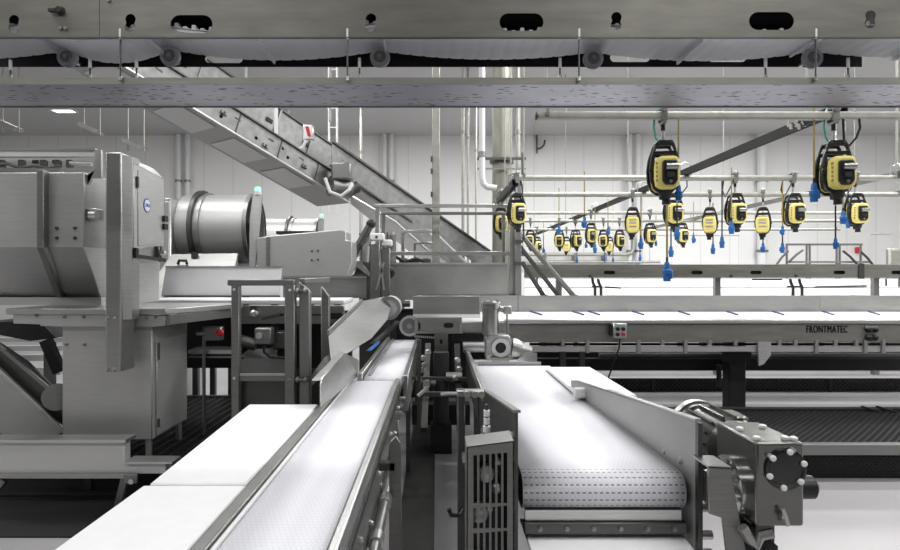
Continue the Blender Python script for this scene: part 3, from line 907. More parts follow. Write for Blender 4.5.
rm_ = MB().hexa([q_(fo[1], xr0), q_(fo[1], xr1), q_(bo[1], xr1), q_(bo[1], xr0)], [q_(fo[0], xr0), q_(fo[0], xr1), q_(bo[0], xr1), q_(bo[0], xr0)])
rm_.hexa([q_(fo[2], xr0 + sh_), q_(fo[2], xr1 + sh_), q_(bo[2], xr1 + sh_), q_(bo[2], xr0 + sh_)], [q_(fo[1], xr0), q_(fo[1], xr1), q_(bo[1], xr1), q_(bo[1], xr0)])
bmesh.ops.remove_doubles(rm_.bm, verts=rm_.bm.verts, dist=0.0005)
rm_.build('rib', 'steel_mid', hp_, bevel=0.004)
for px, py in ((57, 228), (75, 228), (57, 238), (75, 238)):
    c = W(px, py, 4.9)
    MB().rings([((c.x, 4.885, c.z), 0.010), ((c.x, 4.9, c.z), 0.016)], 8).build('bolt', 'steel_dark', hp_)
MB().box(xl, xb2 + 0.03, YB - 0.05, YB + 0.10, tz, zd).build('foot_flange', 'pale_sheet', hp_)
ax = MB().cbox(W(93, 215, 4.99), (0.12, 0.12, 0.10)).build('side_bracket', 'steel', hp_, bevel=0.01)
MB().cyl(W(90, 215, 4.93), W(97, 215, 4.93), 0.035, n=14).build('side_axle', 'steel_light', ax)
# the gear frame on top of the hopper
tf = thing('top_frame', 'steel frame with rails and rods standing on the hopper', 'frame', W(40, 172, 5.3))
MB().pbox(-40, 150, 95, 157, 5.25, 0.05).build('top_rail', 'pale_sheet', tf, bevel=0.006)
MB().pbox(-40, 148.2, 95, 150.5, 5.24, 0.08).build('top_flange', 'steel', tf)
MB().pbox(-40, 157, 95, 172.5, 5.45, 0.03).build('back_plate', 'satin_sheet', tf)
MB().pbox(-40, 168, 60, 172.4, 5.2, 0.05).build('lower_rail', 'steel_mid', tf)
MB().tube([W(-20, 166, 5.28), W(8, 164, 5.28), W(20, 168, 5.28), W(34, 166, 5.28), W(48, 168, 5.28), W(60, 166, 5.28)], 0.014, 8).build('pull_rod', 'steel_dark', tf)
for px in (2, 22, 44, 58, 70):
    MB().cbox(W(px, 164, 5.3), (0.05, 0.05, 0.07)).build('rod_block', 'steel_dark', tf, bevel=0.006)
MB().cyl(W(70, 163, 5.27), W(92, 164, 5.27), 0.017, n=10).build('cross_rod', 'steel', tf)
for px in (32, 52):
    MB().pbox(px, 160, px + 6, 163, 5.44, 0.012).build('slot_cover', 'void', tf)
MB().pprism([(83, 178), (101, 178), (101, 150), (95, 150), (95, 170), (86, 188)], 4.95, 0.03).build('corner_gusset', 'steel_light', tf)
MB().tube([W(92, 202, 5.4), W(97, 197, 5.4), W(102, 193, 5.4), W(106, 191.5, 5.4)], 0.02, 8).build('vent_pipe', 'steel_light', tf)

# chute at the far left
ch = thing('slanted_chute', 'dark slanted chute running down behind the cabinet at far left', 'chute', W(30, 440, 5.2))
MB().prism([W(-40, 316, 5.25), W(28, 362, 5.25), W(66, 400, 5.25), W(66, 434, 5.25), W(0, 374, 5.25), W(-40, 340, 5.25)], (0, 0.02, 0)).build('side_wall', 'steel_dark', ch)
MB().bar(W(-20, 330, 5.2), W(66, 403, 5.2), 0.03, 0.02, (0, 1, 0)).build('edge_trim', 'steel_mid', ch)
MB().bar(W(-20, 352, 5.18), W(64, 431, 5.18), 0.04, 0.025, (0, 1, 0)).build('edge_trim', 'steel_light', ch)
MB().prism([W(-30, 348, 5.15), W(0, 376, 5.15), W(62, 432, 5.15), W(45, 441, 5.15), W(12, 441, 5.15), W(-30, 412, 5.15)], (0, 0.03, 0)).build('lower_panel', 'steel_sheet', ch)
MB().cyl(W(57, 397, 5.12), W(62, 397, 5.7), 0.115, n=24).build('end_roller', 'steel_mid', ch)
MB().prism([W(-20, 322, 5.6), W(40, 322, 5.6), W(56, 338, 5.6), W(30, 341, 5.6), W(-20, 331, 5.6)], (0, 0.5, 0)).build('inlet_hood', 'void', ch)
MB().bar(W(46, 340, 5.55), W(60, 372, 5.55), 0.1, 0.06, (0, 1, 0)).build('strut', 'void', ch)
for px in (18, 42):
    c = W(px, 440, 5.165)
    MB().box(c.x - 0.03, c.x + 0.03, 5.18, 5.24, GZ + 0.007, c.z + 0.03).build('leg', 'steel_dark', ch)
# pale side rails visible under the table
bt = thing('transfer_bed', 'pale roller bed glimpsed between the table top and slanted chute', 'conveyor', (-4.3, 6.9, 0))
for k, y in enumerate((338, 346, 355, 368)):
    MB().pbox(-40, y, 60, y + 4 + k, 6.6 + 0.25 * k, 0.1).build('bed_rail', 'steel_light', bt)
for px in (-20, 50):
    c = W(px, 360, 6.7)
    MB().box(c.x - 0.04, c.x + 0.04, 6.65, 6.75, GZ + 0.007, WZ(340, 6.7)).build('leg', 'steel_dark', bt)

# ------------------------------------------------------------------ drums
def drum(name, label, X0, X1, Y, Z, Rd, ring_x, cover=True):
    t = thing(name, label, 'drum', ((X0 + X1) / 2, Y, 0))
    w = 0.02
    MB().ringloop([((X0, Y, Z), Rd), ((X1, Y, Z), Rd), ((X1, Y, Z), Rd - w), ((X0, Y, Z), Rd - w)], 48).build('shell', 'satin_sheet', t)
    MB().cyl((X0 - 0.01, Y, Z), (X0, Y, Z), Rd, n=48).build('end_wall', 'steel_mid', t)
    MB().ringloop([((ring_x, Y, Z), Rd), ((ring_x + 0.05, Y, Z), Rd), ((ring_x + 0.05, Y, Z), Rd * 1.13), ((ring_x, Y, Z), Rd * 1.13)], 48).build('running_ring', 'steel_dark', t)
    MB().ringloop([((ring_x + 0.10, Y, Z), Rd), ((ring_x + 0.13, Y, Z), Rd), ((ring_x + 0.13, Y, Z), Rd * 1.06), ((ring_x + 0.10, Y, Z), Rd * 1.06)], 48).build('ring_seat', 'steel', t)
    MB().ringloop([((X1 - 0.03, Y, Z), Rd), ((X1 + 0.02, Y, Z), Rd), ((X1 + 0.02, Y, Z), Rd * 1.04), ((X1 - 0.03, Y, Z), Rd * 1.04)], 48).build('mouth_rim', 'steel_mid', t)
    MB().prism([(X1 - 0.5, Y - Rd * 0.2, Z - Rd + 0.03), (X1 - 0.05, Y - Rd * 0.1, Z - Rd + 0.03), (X1 - 0.05, Y + Rd * 0.3, Z + 0.1), (X1 - 0.5, Y + Rd * 0.2, Z + 0.1)], (0, 0.012, 0)).build('inner_vane', 'steel_dark', t)
    # cradle
    for x in (ring_x, X1 - 0.25):
        MB().box(x - 0.04, x + 0.10, Y - Rd * 0.8, Y + Rd * 0.8, Z - Rd - 0.20, Z - Rd * 0.985).build('cradle', 'steel_dark', t)
        for yy in (Y - Rd * 0.7, Y + Rd * 0.6):
            MB().box(x, x + 0.07, yy, yy + 0.07, 0, Z - Rd - 0.19).build('leg', 'steel_dark', t)
    # guard post with the green signal
    zg = Z + Rd * 0.95
    MB().prism([(X1 + 0.03, Y - Rd * 0.75, Z - Rd - 0.1), (X1 + 0.10, Y - Rd * 0.75, Z - Rd - 0.1), (X1 + 0.15, Y - Rd * 0.6, Z + 0.2), (X1 + 0.16, Y - Rd * 0.5, zg), (X1 + 0.04, Y - Rd * 0.5, zg), (X1 + 0.03, Y - Rd * 0.72, Z + 0.1)], (0, 0.04, 0)).build('guard_post', 'steel_light', t)
    lp = MB().cyl((X1 + 0.10, Y - Rd * 0.45, zg), (X1 + 0.10, Y - Rd * 0.45, zg + 0.05), 0.05, n=12).build('signal_base', 'white_flat', t)
    MB().rings([((X1 + 0.10, Y - Rd * 0.45, zg + 0.05), 0.042), ((X1 + 0.10, Y - Rd * 0.45, zg + 0.09), 0.040), ((X1 + 0.10, Y - Rd * 0.45, zg + 0.105), 0.02)], 12).build('signal_lamp', 'greenlamp', lp, label='lit green signal lamp')
    return t
Yd = 8.0
drum('tumbling_drum', 'big open-ended steel drum with a dark running ring, behind the white guard', -3.312, WX(255, Yd), Yd, WZ(229.5, Yd), 0.455, WX(202, Yd))
hb = thing('drum_housing', 'pale steel housing column at the left end of the big drum', 'housing', (WX(168, 7.5), 7.5, 0))
MB().box(WX(160, 7.5), WX(171.5, 7.5), 7.48, 8.5, 0, WZ(198, 7.5)).build('housing_body', 'steel_light', hb, bevel=0.01)
MB().box(WX(161, 7.5), WX(170.5, 7.5), 7.46, 7.482, 0.4, WZ(202, 7.5)).build('housing_door', 'steel_light', hb, bevel=0.004)
drum('tumbling_drum', 'smaller distant steel drum behind the grey hood, with green lamp', WX(255, 13), WX(319, 13), 13, WZ(242, 13), 0.5, WX(290, 13))
# sloping white cover with handle
cv = thing('guard_cover', 'sloping pale cover with small black handle in front of the drum', 'cover', W(190, 285, 7.0))
a = [W(150, 300, 6.75), W(147, 288, 6.75), W(172, 254, 7.3), W(238, 253, 7.3), W(231, 285, 6.75), W(225, 300, 6.75)]
MB().prism(a, (0, 0.03, -0.01)).build('cover_sheet', 'steel_mid', cv, bevel=0.004)
MB().tube([W(178, 264, 7.10), W(179, 260.5, 7.08), W(186, 260.5, 7.08), W(187, 264, 7.10)], 0.018, 8).build('handle', 'black', cv, label='black bow handle')
MB().pbox(191, 252, 197, 258, 7.2, 0.05).build('hinge_block', 'steel_dark', cv)
MB().hexa([W(225, 300, 6.75), W(238, 300, 6.75), W(238, 300, 7.3), W(225, 300, 7.3)], [W(225, 296, 6.75), W(231, 285, 6.75), W(238, 254, 7.3), W(232, 254, 7.3)]).build('cover_cheek', 'steel_mid', cv)
# upright white guard in front
gp = thing('splash_guard', 'upright pale steel splash guard behind the white cross belt', 'panel', W(222, 296, 6.72))
MB().pprism([(161, 296.5), (166, 266.5), (282, 267), (279, 297)], 6.72, 0.012).build('panel_sheet', 'white_flat', gp)
MB().pprism([(165.5, 266), (282.5, 266.3), (282, 268), (165.5, 268)], 6.705, 0.03).build('folded_edge', 'steel_light', gp)
MB().pbox(164, 295.5, 280, 297, 6.70, 0.012).build('foot_rail', 'steel_dark', gp)
# grey hood
hd = thing('drum_hood', 'plain grey sheet-steel hood right of the big drum', 'hood', W(300, 280, 7.6))
MB().pprism([(256, 238), (272, 235.5), (340, 229.5), (346, 231), (346, 240), (352, 241), (352, 262), (345, 282), (258, 282)], 7.6, 0.45).build('hood_body', 'satin_sheet', hd, bevel=0.012, seg=2)
MB().pbox(266, 237, 269.5, 282, 7.585, 0.02).build('hinge_strip', 'steel_mid', hd)
for px, py in ((312, 251), (318, 250.5), (312, 260), (318, 259.5)):
    c = W(px, py, 7.6)
    MB().cyl((c.x, 7.585, c.z), (c.x, 7.6, c.z), 0.012, n=8).build('bolt', 'steel_dark', hd)
MB().pbox(276, 231, 320, 234, 7.75, 0.3).build('top_strip', 'void', hd)

# ------------------------------------------------------------------ cross conveyor below the drum
lc = thing('cross_conveyor', 'white cross belt in front of the drum, running left of centre', 'conveyor', (-2.0, 6.3, 0))
zt = WZ(299.8, 6.0)
xL, xR = -2.95, WX(344, 6.0)
MB().box(xL, xR, 6.02, 6.66, zt - 0.05, zt).build('belt', 'belt_plain', lc, bevel=0.012, seg=2)
MB().pbox(238, 305.5, 344, 324, 6.0, 0.05).build('side_beam', 'steel_mid', lc, bevel=0.004)
MB().pbox(140, 305.5, 238, 312, 6.0, 0.05).build('side_beam', 'steel_mid', lc, bevel=0.004)
kn = MB().rings([(W(254, 314.5, 5.99), 0.045), (W(254, 314.5, 5.95) , 0.045), (W(254, 314.5, 5.93), 0.028)], 16).build('knob', 'steel', lc)
MB().cyl(W(253.5, 314.5, 5.94), W(253.5, 314.5, 5.90), 0.016, n=10).build('knob_pin', 'steel_light', kn)
MB().bar(W(262, 319, 5.97), W(282, 314.5, 5.97), 0.03, 0.025, (0, 1, 0)).build('lever', 'steel_dark', lc)
MB().ball(W(282, 314, 5.965), 0.022).build('lever_knob', 'black', lc)
MB().pbox(312, 314, 322, 315.6, 5.99, 0.02).build('slot_plate', 'black', lc)
MB().pbox(328, 313, 342, 319, 5.99, 0.02).build('slot_plate', 'black', lc)
MB().pbox(250, 306, 256, 312, 5.98, 0.03).build('clamp', 'steel_dark', lc)
MB().box(WX(186, 6.75), WX(350, 6.75), 6.77, 6.95, 0.80, zt - 0.16).build('under_box', 'void', lc)
MB().box(WX(236, 6.75), WX(350, 6.75), 6.77, 6.9, GZ + 0.008, 0.80).build('under_box', 'steel_dark', lc)
for px in (182, 275, 338):
    c = W(px, 300, 6.3)
    MB().box(c.x - 0.03, c.x + 0.03, 6.25, 6.31, GZ + 0.008, zt - 0.06).build('leg', 'steel_dark', lc)
# guard sheet standing on its far half
MB().pbox(283, 277, 366, 298, 6.74, 0.02).build('rear_guard', 'steel_mid', lc)
MB().pbox(283, 276, 366, 278, 6.72, 0.05).build('guard_edge', 'steel', lc)
# gear under it
es = thing('stop_box', 'small grey box with red stop button under the cross belt', 'switch', W(214, 332, 5.7))
MB().pbox(204, 327, 221, 341, 5.7, 0.09).build('box_body', 'steel_mid', es, bevel=0.01)
MB().rings([(W(220, 332.5, 5.70), 0.035), (W(220, 332.5, 5.65), 0.035), (W(220, 332.5, 5.64), 0.02)], 16).build('button', 'red', es, label='red mushroom button')
MB().cyl(W(197, 333, 5.74), W(206, 333, 5.74), 0.03, n=12).build('cable_gland', 'steel', es)
MB().box(WX(203, 5.8), WX(205, 5.8), 5.78, 5.82, GZ + 0.007, WZ(327, 5.8)).build('stand', 'steel_mid', es)
gbx = thing('drive_unit', 'small geared drive with cable behind the steel guard frame', 'motor', W(262, 336, 5.9))
MB().pbox(254, 328, 271, 345, 5.85, 0.14).build('gear_case', 'steel_mid', gbx, bevel=0.015, seg=2)
MB().rings([(W(259, 336, 5.85), 0.035), (W(259, 336, 5.82), 0.03)], 14).build('shaft_end', 'steel_light', gbx)
MB().tube([W(264, 346, 5.83), W(264, 352, 5.83), W(270, 357, 5.83), W(285, 358, 5.85)], 0.014, 8).build('cable', 'black', gbx)
MB().cyl(W(238, 340, 5.95), W(256, 345, 5.95), 0.06, n=14).build('shaft', 'steel_dark', gbx)
MB().pbox(272, 331, 288, 350, 6.0, 0.1).build('motor_case', 'steel_dark', gbx, bevel=0.02)
MB().pprism([(240, 356), (248, 350), (276, 348), (276, 359), (242, 359)], 6.1, 0.03).build('mount_plate', 'white_flat', gbx)
MB().pbox(188, 350, 232, 354, 5.85, 0.3).build('tie_bar', 'steel_light', gbx)
MB().pbox(188, 356, 232, 358, 5.85, 0.3).build('tie_bar', 'steel_mid', gbx)
MB().pbox(236, 359, 290, 375, 5.9, 0.02).build('lower_plate', 'steel_mid', gbx)
MB().box(WX(240, 6), WX(243, 6), 6.0, 6.05, GZ + 0.007, WZ(358, 6)).build('leg', 'steel_dark', gbx)
MB().box(WX(284, 6), WX(287, 6), 6.0, 6.05, GZ + 0.007, WZ(358, 6)).build('leg', 'steel_dark', gbx)

# ------------------------------------------------------------------ square tube guard frames
g1 = thing('safety_railing', 'square-tube steel safety railing standing behind the white boards', 'frame', W(262, 460, 5.0))
def post(px0, px1, d, ytop, parent, name='post', zb=GZ + 0.007, mat='steel_mid', slant=0):
    a = WX(px0, d); b = WX(px1, d); w = b - a; z = WZ(ytop, d)
    mb = MB().hexa([(a, d, zb), (b, d, zb), (b, d + w, zb), (a, d + w, zb)], [(a, d, z + slant), (b, d, z), (b, d + w, z), (a, d + w, z + slant)])
    return mb.build(name, mat, parent, bevel=0.006)
post(231, 239, 5.0, 285, g1); post(284.5, 294.5, 5.0, 285, g1)
MB().bar(W(228.5, 282.6, 5.03), W(295, 282.6, 5.03), 0.06, 0.05).build('top_rail', 'steel_mid', g1, bevel=0.006)
MB().bar(W(238, 374.5, 5.03), W(285, 374.5, 5.03), 0.03, 0.015).build('cross_rail', 'steel_light', g1)
MB().pbox(239, 376, 285, 381, 5.02, 0.03).build('cross_rail', 'steel_mid', g1)
MB().pprism([(239, 381), (285, 381), (285, 420), (241, 420)], 5.10, 0.01).build('skirt_plate', 'steel_dark', g1)
for px, py in ((234.5, 289.5), (234.5, 378), (290, 290)):
    c = W(px, py, 5.0)
    MB().cyl((c.x, 4.985, c.z), (c.x, 5.0, c.z), 0.011, n=8).build('bolt', 'white_flat', g1)
g2 = thing('safety_railing', 'second steel railing with slanted post ends, beside the tilted chute', 'frame', W(312, 460, 5.2))
post(299, 309.5, 5.05, 292, g2, slant=0.09); post(321, 329, 5.6, 297, g2, slant=0.10)
MB().bar(W(302, 281, 5.1), W(327.5, 279.5, 5.65), 0.06, 0.045).build('top_rail', 'steel_mid', g2, bevel=0.006)
MB().bar(W(304, 288, 5.1), W(304, 293, 5.1), 0.02, 0.03).build('stay', 'steel_dark', g2)
for py in (291, 380):
    MB().cyl(W(288, py, 5.02), W(308, py, 5.02), 0.013, n=8).build('tie_bolt', 'steel_dark', g2)
    for px in (289.5, 297, 305):
        c = W(px, py, 5.0)
        MB().cyl((c.x - 0.012, 5.02, c.z), (c.x + 0.012, 5.02, c.z), 0.024, n=10).build('nut', 'steel_mid', g2)
MB().pprism([(308, 380), (324, 358), (324, 366), (308, 389)], 5.2, 0.3).build('step_plate', 'steel_light', g2)
# ------------------------------------------------------------------ belts that run away from the camera
BZ = 0.95
def belt_mesh(name, prof, x0, x1, v_start, thick, parent, mat='belt'):
    """closed belt strip from an (y, z) profile with a UV of true lengths (u across, v along)"""
    mb = MB(); bm = mb.bm
    uvl = bm.loops.layers.uv.new('UVMap')
    L = [0.0]
    for a, b in zip(prof, prof[1:]):
        L.append(L[-1] + math.hypot(b[0] - a[0], b[1] - a[1]))
    rows = [(bm.verts.new((x0, y, z)), bm.verts.new((x1, y, z))) for y, z in prof]
    for i in range(len(rows) - 1):
        f = bm.faces.new([rows[i][0], rows[i][1], rows[i + 1][1], rows[i + 1][0]])
        for lp, (u, v) in zip(f.loops, ((x0, L[i]), (x1, L[i]), (x1, L[i + 1]), (x0, L[i + 1]))):
            lp[uvl].uv = (u, v - v_start)
    o = mb.build(name, mat, parent)
    md = o.modifiers.new('thickness', 'SOLIDIFY'); md.thickness = thick; md.offset = -1
    return o
def bolts(parent, pts, ax, r=0.012, l=0.012, mat='steel_light', name='bolt'):
    ax = Vector(ax)
    for p in pts:
        p = Vector(p)
        MB().rings([(p, r * 1.25), (p + ax * l * 0.5, r * 1.25), (p + ax * l * 0.5, r), (p + ax * l, r * 0.8)], 8).build(name, mat, parent)

# left pair of belts
lf = thing('belt_conveyor', 'white belt conveyor left of the centre gap, running away past the boards', 'conveyor', (-0.56, 3.2, 0))
XA, XB = -0.746, -0.362
prof = [(1.0, BZ - 0.17)] + [(1.0 + 0.085 * (1 - math.cos(t)) - 0.085, BZ - 0.085 - 0.085 * math.cos(t)) for t in [R(a) for a in range(15, 180, 15)]] + [(1.0, BZ)] + [(1.0 + k * 0.41, BZ) for k in range(1, 11)] + [(5.18, BZ - 0.03)]
belt_mesh('belt', prof, XA, XB, 99.0, 0.014, lf)
MB().box(XA - 0.06, XA - 0.004, 0.95, 5.16, BZ - 0.06, BZ + 0.012).build('edge_rail', 'steel_mid', lf, bevel=0.008, seg=2)
MB().box(XA + 0.012, XA + 0.024, 1.02, 5.1, BZ + 0.0005, BZ + 0.010).build('guide_strip', 'white_flat', lf)
MB().box(XA - 0.06, XA - 0.045, 0.95, 5.16, BZ - 0.30, BZ - 0.06).build('side_plate', 'steel_mid', lf)
MB().box(XB + 0.006, XB + 0.042, 0.95, 5.16, BZ - 0.05, BZ + 0.016).build('edge_rail', 'steel_light', lf, bevel=0.008, seg=2)
MB().box(XB + 0.030, XB + 0.046, 0.95, 5.16, BZ - 0.34, BZ - 0.05).build('side_plate', 'steel_mid', lf)
MB().box(XB + 0.046, XB + 0.062, 0.95, 5.16, BZ - 0.075, BZ - 0.05).build('wear_strip', 'black', lf)
MB().box(XA + 0.01, XB - 0.01, 1.1, 5.1, BZ - 0.05, BZ - 0.018).build('slide_bed', 'white_flat', lf)
for y in (1.9, 3.35, 4.8):
    for x in (XA - 0.055, XB - 0.005):
        MB().box(x, x + 0.06, y, y + 0.06, 0.02, BZ - 0.27).build('leg', 'steel_mid', lf, bevel=0.006)
        MB().cyl((x + 0.03, y + 0.03, 0), (x + 0.03, y + 0.03, 0.022), 0.05, n=14).build('foot', 'steel_mid', lf)
    MB().box(XA, XB, y + 0.01, y + 0.05, 0.34, 0.39).build('cross_tie', 'steel_mid', lf)
bolts(lf, [(XB + 0.046, y, BZ - 0.16 - 0.1 * (i % 2)) for i, y in enumerate([1.6, 2.0, 2.4, 2.8, 3.2, 3.6, 4.0, 4.4, 4.8])], (1, 0, 0), 0.014, 0.02)
# hinged side bracket and the long rod
MB().prism([(XB + 0.10, 3.28, 0.30), (XB + 0.17, 3.28, 0.30), (XB + 0.165, 3.28, 0.93), (XB + 0.135, 3.28, 0.97), (XB + 0.10, 3.28, 0.93)], (0, 0.02, 0)).build('side_bracket', 'steel_mid', lf, bevel=0.004)
MB().box(XB + 0.045, XB + 0.13, 3.28, 3.34, 0.78, 0.82).build('bracket_arm', 'steel_dark', lf)
fd = thing('floor_strip', 'dark flat strip on the floor of the gap', 'drain', (-0.16, 6.0, 0))
MB().box(-0.29, -0.02, 3.0, 9.0, 0.001, 0.008).build('strip_base', 'steel_dark', fd)  # thin dark sheets laid flat just above the floor
MB().box(-0.28, -0.03, 3.05, 8.95, 0.008, 0.012).build('floor_sheet', 'steel_dark', fd)
rod = thing('push_rod', 'thick steel rod with collars running low along the left belt', 'rod', (XB + 0.09, 2.6, 0.55))
MB().cyl((XB + 0.085, 1.0, 0.60), (XB + 0.085, 4.1, 0.66), 0.026, n=16).build('rod_shaft', 'steel', rod)
for y in (2.1, 2.75, 3.2, 3.9):
    z = 0.60 + (y - 1.0) / 3.1 * 0.06
    MB().rings([((XB + 0.085, y - 0.05, z), 0.027), ((XB + 0.085, y - 0.045, z), 0.036), ((XB + 0.085, y + 0.045, z), 0.036), ((XB + 0.085, y + 0.05, z), 0.027)], 16).build('collar', 'steel_light', rod)
for y in (1.5, 4.0):
    z = 0.60 + (y - 1.0) / 3.1 * 0.06
    MB().box(XB + 0.046, XB + 0.085, y - 0.02, y + 0.02, z - 0.04, z + 0.04).build('rod_bracket', 'steel_mid', rod)
# clips along the right side
for y, z in ((4.55, 0.80), (4.75, 0.74), (4.95, 0.83)):
    MB().cyl((XB + 0.046, y, z), (XB + 0.10, y, z), 0.018, n=10).build('clip_pin', 'steel_light', lf)

ls = thing('feed_conveyor', 'farther white belt section feeding the left belt from under the cross line', 'conveyor', (-0.5, 6.8, 0))
XC, XD = -0.640, -0.300
prof = [(5.20, BZ - 0.06), (5.20, BZ - 0.015), (5.24, BZ + 0.008)] + [(5.24 + 0.3 * k, BZ + 0.010) for k in range(1, 11)]
belt_mesh('belt', prof, XC, XD, 99.0, 0.014, ls)
MB().box(XD + 0.006, XD + 0.05, 5.2, 8.25, BZ - 0.28, BZ + 0.03).build('side_rail', 'steel', ls, bevel=0.006)
MB().box(XC - 0.05, XC - 0.006, 5.2, 8.25, BZ - 0.28, BZ + 0.05).build('side_rail', 'steel', ls, bevel=0.006)
MB().box(XC + 0.03, XC + 0.05, 5.3, 8.2, BZ + 0.012, BZ + 0.03).build('guide_strip', 'steel_light', ls)
for y in (5.6, 7.9):
    for x in (XC - 0.045, XD + 0.01):
        MB().box(x, x + 0.04, y, y + 0.05, 0, BZ - 0.27).build('leg', 'steel_dark', ls)
MB().cyl((XC, 5.30, BZ - 0.06), (XD, 5.30, BZ - 0.06), 0.045, n=16).build('end_roller', 'steel', ls)

# guard standing on the left edge where the belts meet
sg = thing('side_guard', 'small folded steel side guard where the two left belts meet', 'guard', (-0.80, 4.6, BZ))
MB().prism([(-0.785, 4.02, BZ + 0.013), (-0.785, 4.02, 1.12), (-0.785, 4.08, 1.15), (-0.80, 5.15, 1.18), (-0.70, 5.30, 1.10), (-0.70, 5.30, BZ + 0.013)], (0.008, 0, 0)).build('guard_sheet', 'steel_light', sg)
MB().bar((-0.815, 4.05, 1.14), (-0.825, 5.17, 1.175), 0.06, 0.008).build('top_fold', 'steel_light', sg)

# tilted chute beside the far belt
tc_ = thing('tilted_chute', 'big tilted shiny steel chute with round end, feeding the far left belt', 'chute', W(360, 330, 6.2))
pts = [W(328, 333, 5.5), W(362, 301, 6.6), W(384, 296.5, 6.9), W(391, 306, 6.8), W(388, 319, 6.5), W(372, 338, 6.0), W(331, 364, 5.4)]
nrm = (pts[2] - pts[0]).cross(pts[5] - pts[0]).normalized()
MB().prism(pts, nrm * 0.012).build('chute_sheet', 'steel_dark', tc_, bevel=0.003)
MB().bar(pts[0], pts[1], 0.02, 0.05).build('chute_fold', 'steel_light', tc_)
c = W(389, 308, 6.85)
er = MB().cyl(c + Vector((0, -0.02, 0)), c + Vector((0.0, 0.35, 0)), 0.13, n=28).build('end_roller', 'white_roll', tc_)
MB().ringloop([(c + Vector((0, -0.03, 0)), 0.135), (c + Vector((0, 0.0, 0)), 0.135), (c + Vector((0, 0.0, 0)), 0.10), (c + Vector((0, -0.03, 0)), 0.10)], 28).build('roller_rim', 'steel', er)
MB().bar(W(372, 345, 6.3), W(398, 322, 7.2), 0.05, 0.03).build('lower_rail', 'steel_dark', tc_)
sc = tag(MB().prism([W(366, 351, 6.0), W(378, 341, 6.35), W(379, 344, 6.35), W(371, 351, 6.1)], (0.01, 0, 0.01)).build('belt_scraper', 'blue'), 'small blue scraper below the tilted chute edge', 'scraper')

# white boards on their table
wt = thing('board_table', 'steel trestle carrying the two big white boards', 'table', (-1.05, 2.6, 0))
MB().sheet(rect2d(-1.22, -0.83, 1.1, 4.1), [rect2d(-1.17, -0.88, 1.2, 2.5), rect2d(-1.17, -0.88, 2.6, 4.0)], lambda u, v: Vector((u, v, BZ - 0.10)), (0, 0, 0.056)).build('table_frame', 'steel_mid', wt)
for x in (-1.22, -0.88):
    for y in (1.15, 4.0):
        MB().box(x, x + 0.05, y, y + 0.05, 0, BZ - 0.10).build('leg', 'steel_mid', wt)
tag(MB().prism([(-1.238, 2.585, BZ - 0.042), (-0.82, 2.585, BZ - 0.042), (-0.822, 4.16, BZ - 0.042), (-1.305, 4.16, BZ - 0.042)], (0, 0, 0.046)).build('white_board', 'white', bevel=0.008), 'farther thick white plastic board beside the left belt', 'board', 'white boards beside the left belt')
tag(MB().box(-1.262, -0.816, 1.05, 2.575, BZ - 0.044, BZ - 0.002).build('white_board', 'white', bevel=0.008), 'nearer thick white plastic board, cut by the bottom edge', 'board', 'white boards beside the left belt')

# right belt with its side guards
rc = thing('belt_conveyor', 'wide white belt conveyor right of the gap, its rounded end facing us', 'conveyor', (0.74, 4.2, 0))
XE, XF = 0.385, 1.115
ax_y, rr = 2.76, 0.082
arc = [(ax_y - rr * math.sin(t), BZ - rr + rr * math.cos(t)) for t in [R(a) for a in range(0, 181, 10)]]
prof = [(5.95 - 0.29 * k, BZ) for k in range(0, 11)] + arc + [(4.0, BZ - 2 * rr)]
flat = 5.95 - ax_y
rb_ = belt_mesh('belt', prof, XE, XF, flat - 0.02, 0.012, rc)
# left side plate rising towards us
MB().prism([(0.345, 5.0, BZ - 0.30), (0.345, 5.0, BZ + 0.02), (0.345, 4.5, BZ + 0.035), (0.350, 2.80, 1.225), (0.350, 2.68, 1.235), (0.350, 2.68, 0.55), (0.345, 3.4, BZ - 0.30)], (0.012, 0, 0)).build('side_plate', 'steel_dark', rc)
MB().bar((0.352, 4.5, BZ + 0.04), (0.358, 2.68, 1.24), 0.032, 0.012).build('plate_fold', 'steel', rc)
MB().box(0.335, 0.372, 4.5, 8.0, BZ - 0.05, BZ + 0.035).build('edge_rail', 'steel_light', rc, bevel=0.006)
MB().box(0.335, 0.350, 4.9, 6.9, BZ - 0.30, BZ - 0.05).build('side_plate', 'steel_dark', rc)
# right side guard
gpl = [(1.145, 2.66, 0.55), (1.145, 2.66, 1.205), (1.11, 3.9, 1.10), (1.055, 4.5, 1.06), (1.05, 4.70, 1.025), (1.05, 4.70, BZ - 0.02), (1.125, 3.0, BZ - 0.06), (1.125, 3.0, 0.55)]
MB().prism(gpl, (0.012, 0, 0)).build('side_guard', 'steel_sheet', rc)
MB().bar((1.160, 2.67, 1.207), (1.12, 3.9, 1.105), 0.03, 0.008).build('guard_fold', 'steel_light', rc)
MB().cbox((1.035, 4.32, BZ + 0.05), (0.10, 0.05, 0.075)).build('guide_block', 'white', rc, bevel=0.012, seg=2, label='white plastic guide block')
bolts(rc, [(1.135, 2.98, 0.975), (1.14, 2.80, 0.985)], (-1, 0, 0), 0.014, 0.014)
MB().box(1.145, 1.165, 2.63, 2.665, 0.35, 1.20).build('end_post', 'steel_dark', rc)
for z in (0.62, 0.70, 0.82):
    MB().cyl((1.165, 2.655, z), (1.215, 2.655, z), 0.020, n=10).build('pin', 'steel_light', rc)
